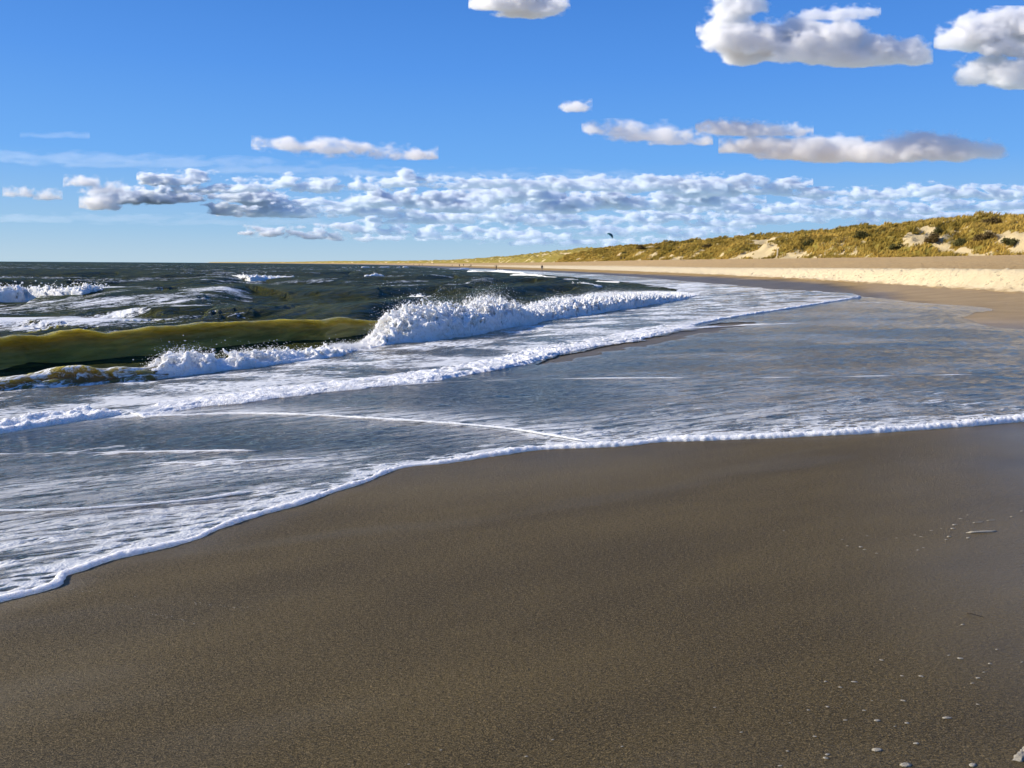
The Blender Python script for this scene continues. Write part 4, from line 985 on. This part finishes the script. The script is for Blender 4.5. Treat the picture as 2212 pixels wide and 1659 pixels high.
# ------------------------------------------------------------------ clouds: closed bodies of scattering droplets
def mat_cloud(name, dens, col=(1, 1, 1)):
    if 'bank' in name: col = (.935, .968, 1.)  # bluish tint stands in for air haze in front of the distant bank
    t = NT(name)
    v = t.n('ShaderNodeVolumePrincipled', {'Color': (*col, 1), 'Density': dens, 'Anisotropy': .25})
    t.t.links.new(v.outputs[0], t.out.inputs['Volume']); t.m.cycles.homogeneous_volume = True
    return t.m
def cloud(name, blobs, D, mfp, res=2.2, base=None, amp=.55, freq=42., seed=0., label=None, kind=None, depth=.9, flat=5., sq=1., shells=((.02, 2.8), (.11, 5.), (.20, 7.), (.31, 11.), (.44, 18.))):
    B = np.array(blobs, float)
    if base is None: base = (B[:, 1]+B[:, 3]*.75).max()
    mx = B[:, 2].max()
    x0, x1 = (B[:, 0]-B[:, 2]).min()-20, (B[:, 0]+B[:, 2]).max()+20
    y0, y1 = (B[:, 1]-B[:, 3]).min()-16, (B[:, 1]+B[:, 3]).max()+14
    zr = (np.minimum(B[:, 2], B[:, 3]*1.8)*depth).max()+16
    gx = np.arange(x0, x1, res); gy = np.arange(y0, y1, res); gz = np.arange(-zr, zr, res*1.4)
    Xg, Yg, Zg = np.meshgrid(gx, gy, gz, indexing='ij'); Xg = Xg.astype(np.float32); Yg = Yg.astype(np.float32); Zg = Zg.astype(np.float32)
    f = np.full(Xg.shape, -3., np.float32)
    for bx, by, rx, ry in B:
        rz = min(rx, ry*1.8)*depth
        dz = seed*0+rng.normal()*rz*.3
        q = 1-np.sqrt(((Xg-bx)/rx)**2+((Yg-by)/ry)**2+((Zg-dz)/rz)**2)
        q = q*min(1., ry/22.)-np.clip((Yg-by-ry*.45)/flat, 0, None)**1.2*.22
        f = np.maximum(f, q)
    nz = fbm3(Xg/freq+seed, Yg/(freq*.72*sq), Zg/freq, 5, .64)
    f = f+amp*nz
    f = f-np.clip((Yg-base)/flat, 0, None)**1.3*.35
    f = np.minimum(f, 1)
    for s in ((0, slice(None), slice(None)), (-1, slice(None), slice(None)), (slice(None), 0, slice(None)), (slice(None), -1, slice(None)), (slice(None), slice(None), 0), (slice(None), slice(None), -1)): f[s] = -1
    o = None
    for lev, (iso, mf) in enumerate(shells):
        g = openvdb.FloatGrid(1.); g.copyFromArray(np.ascontiguousarray(-f))
        out = g.convertToPolygons(isovalue=float(iso), adaptivity=0.)
        P, tri, quad = out if len(out) == 3 else (out[0], np.zeros((0, 3)), out[1])
        if len(P) == 0: continue
        ux = x0+P[:, 0]*res; uy = y0+P[:, 1]*res; uz = -zr+P[:, 2]*res*1.4
        W = CAM+ray(ux, uy)*((D*(1+uz/F))[:, None])
        T = quads(np.concatenate([quad, np.concatenate([tri, tri[:, 2:]], 1)]) if len(tri) else quad)
        nm = name if o is None else 'thin_vapour'
        me = mesh_from(nm, W, T)
        bm = bmesh.new(); bm.from_mesh(me); bmesh.ops.recalc_face_normals(bm, faces=bm.faces); bm.to_mesh(me); bm.free()
        q = link(nm, me, mat_cloud(name+'_vapour', F/(D*mfp*mf)), o)
        if o is None: o = tag(q, label, 'cloud', 'clouds in the sky', kind)
    return o
CL = [
    ([(1095,4,52,26),(1140,22,45,22),(1180,14,36,20),(1060,6,30,14)], 9000, 7, 'small white cloud cut by the top edge in the middle of the sky'),
    ([(1600,12,40,26),(1575,36,30,26),(1555,70,34,28),(1600,92,50,34),(1600,125,34,18),(1670,98,60,34),(1730,82,48,34),(1760,112,80,34),(1815,82,44,32),(1840,125,70,26),(1900,118,52,30),(1950,118,44,26),(1975,125,24,20)], 9000, 8, 'largest white cumulus cloud, drawn out across the upper right sky'),
    ([(1775,36,28,9),(1820,34,34,11),(1865,28,22,8)], 9000, 14, 'thin cloud wisp above the largest cumulus'),
    ([(2075,84,40,22),(2130,68,55,30),(2190,62,60,36),(2260,70,60,40),(2110,95,60,20),(2190,105,60,22)], 9000, 9, 'bright white cloud at the right edge, the upper of two'),
    ([(2105,165,34,24),(2150,160,45,30),(2200,168,55,32),(2260,160,50,36)], 9000, 11, 'bright white cloud at the right edge, the lower of two'),
    ([(1243,234,20,9)], 9000, 12, 'tiny lone cloud puff in the middle of the sky'),
    ([(1320,278,46,9),(1380,284,60,12),(1430,295,60,12),(1480,306,44,8)], 9000, 16, 'faint grey wisp left of the long flat cloud'),
    ([(1570,280,50,14),(1620,284,70,12),(1690,287,50,8)], 9000, 9, 'short flat cloud lying above the long one at right'),
    ([(1640,318,70,16),(1730,328,80,22),(1810,330,90,26),(1900,334,90,22),(1990,320,60,28),(2050,330,70,22),(2110,330,44,14),(2150,322,14,12)], 9000, 12, 'long flat grey-based cloud with a bright dome over the dunes'),
    ([(600,312,40,6),(660,317,60,9),(740,325,80,9),(820,334,70,7),(890,340,40,5)], 9000, 14, 'narrow grey cloud strip left of centre'),
    ([(218,442,30,14)], 12000, 8, 'small bright cloud at the left end of the bank'),
    ([(40,420,16,6)], 12000, 12, 'tiny cloud puff nearest the left edge'),
    ([(104,426,14,6)], 12000, 12, 'tiny cloud puff, second from the left edge'),
    ([(180,396,26,6),(228,410,24,8)], 12000, 12, 'faint puff just above the small bright cloud at left'),
]
CIR = [([(-40,338,160,9),(150,343,200,10),(380,353,220,11),(600,367,200,9),(760,374,120,7)], 'long faint veil of high cloud sloping down from the left edge'),
       ([(120,293,60,5)], 'tiny faint streak of high cloud at upper left'),
       ([(150,472,260,8),(500,480,200,7)], 'faint low veil above the sea at left'),
       ([(1060,378,190,8),(1300,382,120,6),(850,376,90,6)], 'faint veil just above the top of the bank')]
for k, (b, lab) in enumerate(CIR): cloud('cloud', b, 30000, 330., 3.2, None, .42, 60., 40+k*5., lab, None, .9, 9., .35, ((.0, 1.), (.2, 1.6)))
for k, (b, D, mfp, lab) in enumerate(CL): cloud('cloud', b, D, mfp, 2.2 if k not in (11, 12) else 1.4, None, .62 if k != 8 else .55, 40 if len(b) > 3 else 24., 3.1*k+1, lab, **(dict(shells=((.08, 2.6), (.17, 5.), (.26, 7.), (.36, 11.), (.48, 18.))) if k in (0, 1, 3, 4, 8) else {}))
# the bank along the horizon: rows of small flat-based clouds, farther rows lower
rs = np.random.default_rng(21)
def bank(row, y, D, x0, x1, n, rx, ry, mfp, label, jit=8):
    bl = []
    x = x0
    while x < x1:
        w = rx*(.3+1.5*rs.random()**1.6); hh = ry*(.5+.8*rs.random()); yy_ = y+rs.normal()*jit
        bl.append((x, yy_, w, hh*.8))
        for _ in range(2): bl.append((x+rs.normal()*w*.5, yy_-hh*(.2+.5*rs.random()), w*(.2+.3*rs.random()), hh*(.4+.5*rs.random())))
        x += w*(1.0+.8*rs.random()*n)
    return cloud('cloud_bank', bl, D, mfp, 2.4, y+ry*.75+24, .66, 31., row*9.3, label, 'stuff', .8, 4., .58, ((-.02, 1.0), (.10, 3.), (.24, 8.)))
bank(1, 402, 13000, 370, 1560, .6, 44, 13, 7, 'top row of the cloud bank above the sea and dunes', 6)
bank(2, 400, 13500, 1280, 1700, .5, 50, 12, 7, 'top row of the cloud bank in the middle of the sky', 6)
bank(3, 416, 13500, 1480, 2300, .7, 60, 12, 7, 'top row of the cloud bank over the dunes at right', 6)
bank(4, 434, 15500, 300, 1250, .3, 54, 17, 6.5, 'thick middle row of the cloud bank at left', 9)
bank(5, 432, 16500, 1000, 1640, .3, 66, 17, 6.5, 'thick middle row of the cloud bank in the centre', 8)
bank(6, 448, 17500, 1480, 2300, .5, 70, 11, 7, 'lower middle row of the cloud bank at right', 7)
bank(7, 462, 18000, 560, 1150, .6, 46, 12, 7, 'low bright puffs under the middle of the bank', 8)
bank(8, 474, 20000, 1000, 2300, .5, 62, 11, 7, 'low row of the cloud bank just above the dunes', 8)
bank(9, 499, 23000, 590, 1560, 1.3, 38, 8, 9, 'scattered small clouds below the bank', 7)
bank(10, 520, 26000, 780, 2000, 1.6, 40, 6, 11, 'faintest low clouds near the horizon', 8)

# ------------------------------------------------------------------ sky, sun, render
SUN_EL, SUN_AZ = 28., -89.          # azimuth from straight ahead, negative = left
w = bpy.data.worlds.new('World'); sc.world = w; w.use_nodes = True; nt = w.node_tree; nt.nodes.clear()
sky = nt.nodes.new('ShaderNodeTexSky'); sky.sky_type = 'NISHITA'; sky.sun_disc = False
sky.sun_elevation = R(SUN_EL); sky.sun_rotation = R(SUN_AZ); sky.air_density = 1.0; sky.dust_density = .3; sky.ozone_density = 2.5; sky.altitude = 0
geo = nt.nodes.new('ShaderNodeTexCoord'); sx_ = nt.nodes.new('ShaderNodeSeparateXYZ'); nt.links.new(geo.outputs['Generated'], sx_.inputs[0])
rmp = nt.nodes.new('ShaderNodeValToRGB'); nt.links.new(sx_.outputs['Z'], rmp.inputs[0])
for k, (pos_, c_) in enumerate([(0., (.41, .57, .70)), (.04, (.27, .48, .72)), (.12, (.125, .36, .80)), (.22, (.074, .268, .74)), (.36, (.034, .168, .57)), (1., (.02, .08, .33))]):
    el_ = rmp.color_ramp.elements[k] if k < 2 else rmp.color_ramp.elements.new(pos_)
    el_.position = pos_; el_.color = (*[v*8.6 for v in c_], 1)
hs = nt.nodes.new('ShaderNodeMix'); hs.data_type = 'RGBA'; hs.inputs[0].default_value = .92
bg = nt.nodes.new('ShaderNodeBackground'); bg.inputs['Strength'].default_value = .10; out = nt.nodes.new('ShaderNodeOutputWorld')
nt.links.new(sky.outputs[0], hs.inputs[6]); nt.links.new(rmp.outputs[0], hs.inputs[7]); nt.links.new(hs.outputs[2], bg.inputs['Color']); nt.links.new(bg.outputs[0], out.inputs['Surface'])
L = bpy.data.lights.new('sun', 'SUN'); L.energy = 5.0; L.angle = R(.5); L.color = (1, .91, .76)
so = bpy.data.objects.new('sun', L); COL.objects.link(so)
sd = Vector((math.sin(R(SUN_AZ))*math.cos(R(SUN_EL)), math.cos(R(SUN_AZ))*math.cos(R(SUN_EL)), math.sin(R(SUN_EL))))
so.rotation_euler = sd.to_track_quat('Z', 'Y').to_euler()
sc.view_settings.view_transform = 'Standard'; sc.view_settings.look = 'None'; sc.view_settings.exposure = .4; sc.view_settings.gamma = 1
cy = sc.cycles
cy.max_bounces = 12; cy.volume_bounces = 10; cy.transparent_max_bounces = 96; cy.caustics_reflective = False; cy.caustics_refractive = False
cy.use_denoising = True; cy.denoiser = 'OPENIMAGEDENOISE'; cy.sample_clamp_indirect = 8; cy.use_adaptive_sampling = True; cy.adaptive_threshold = .02
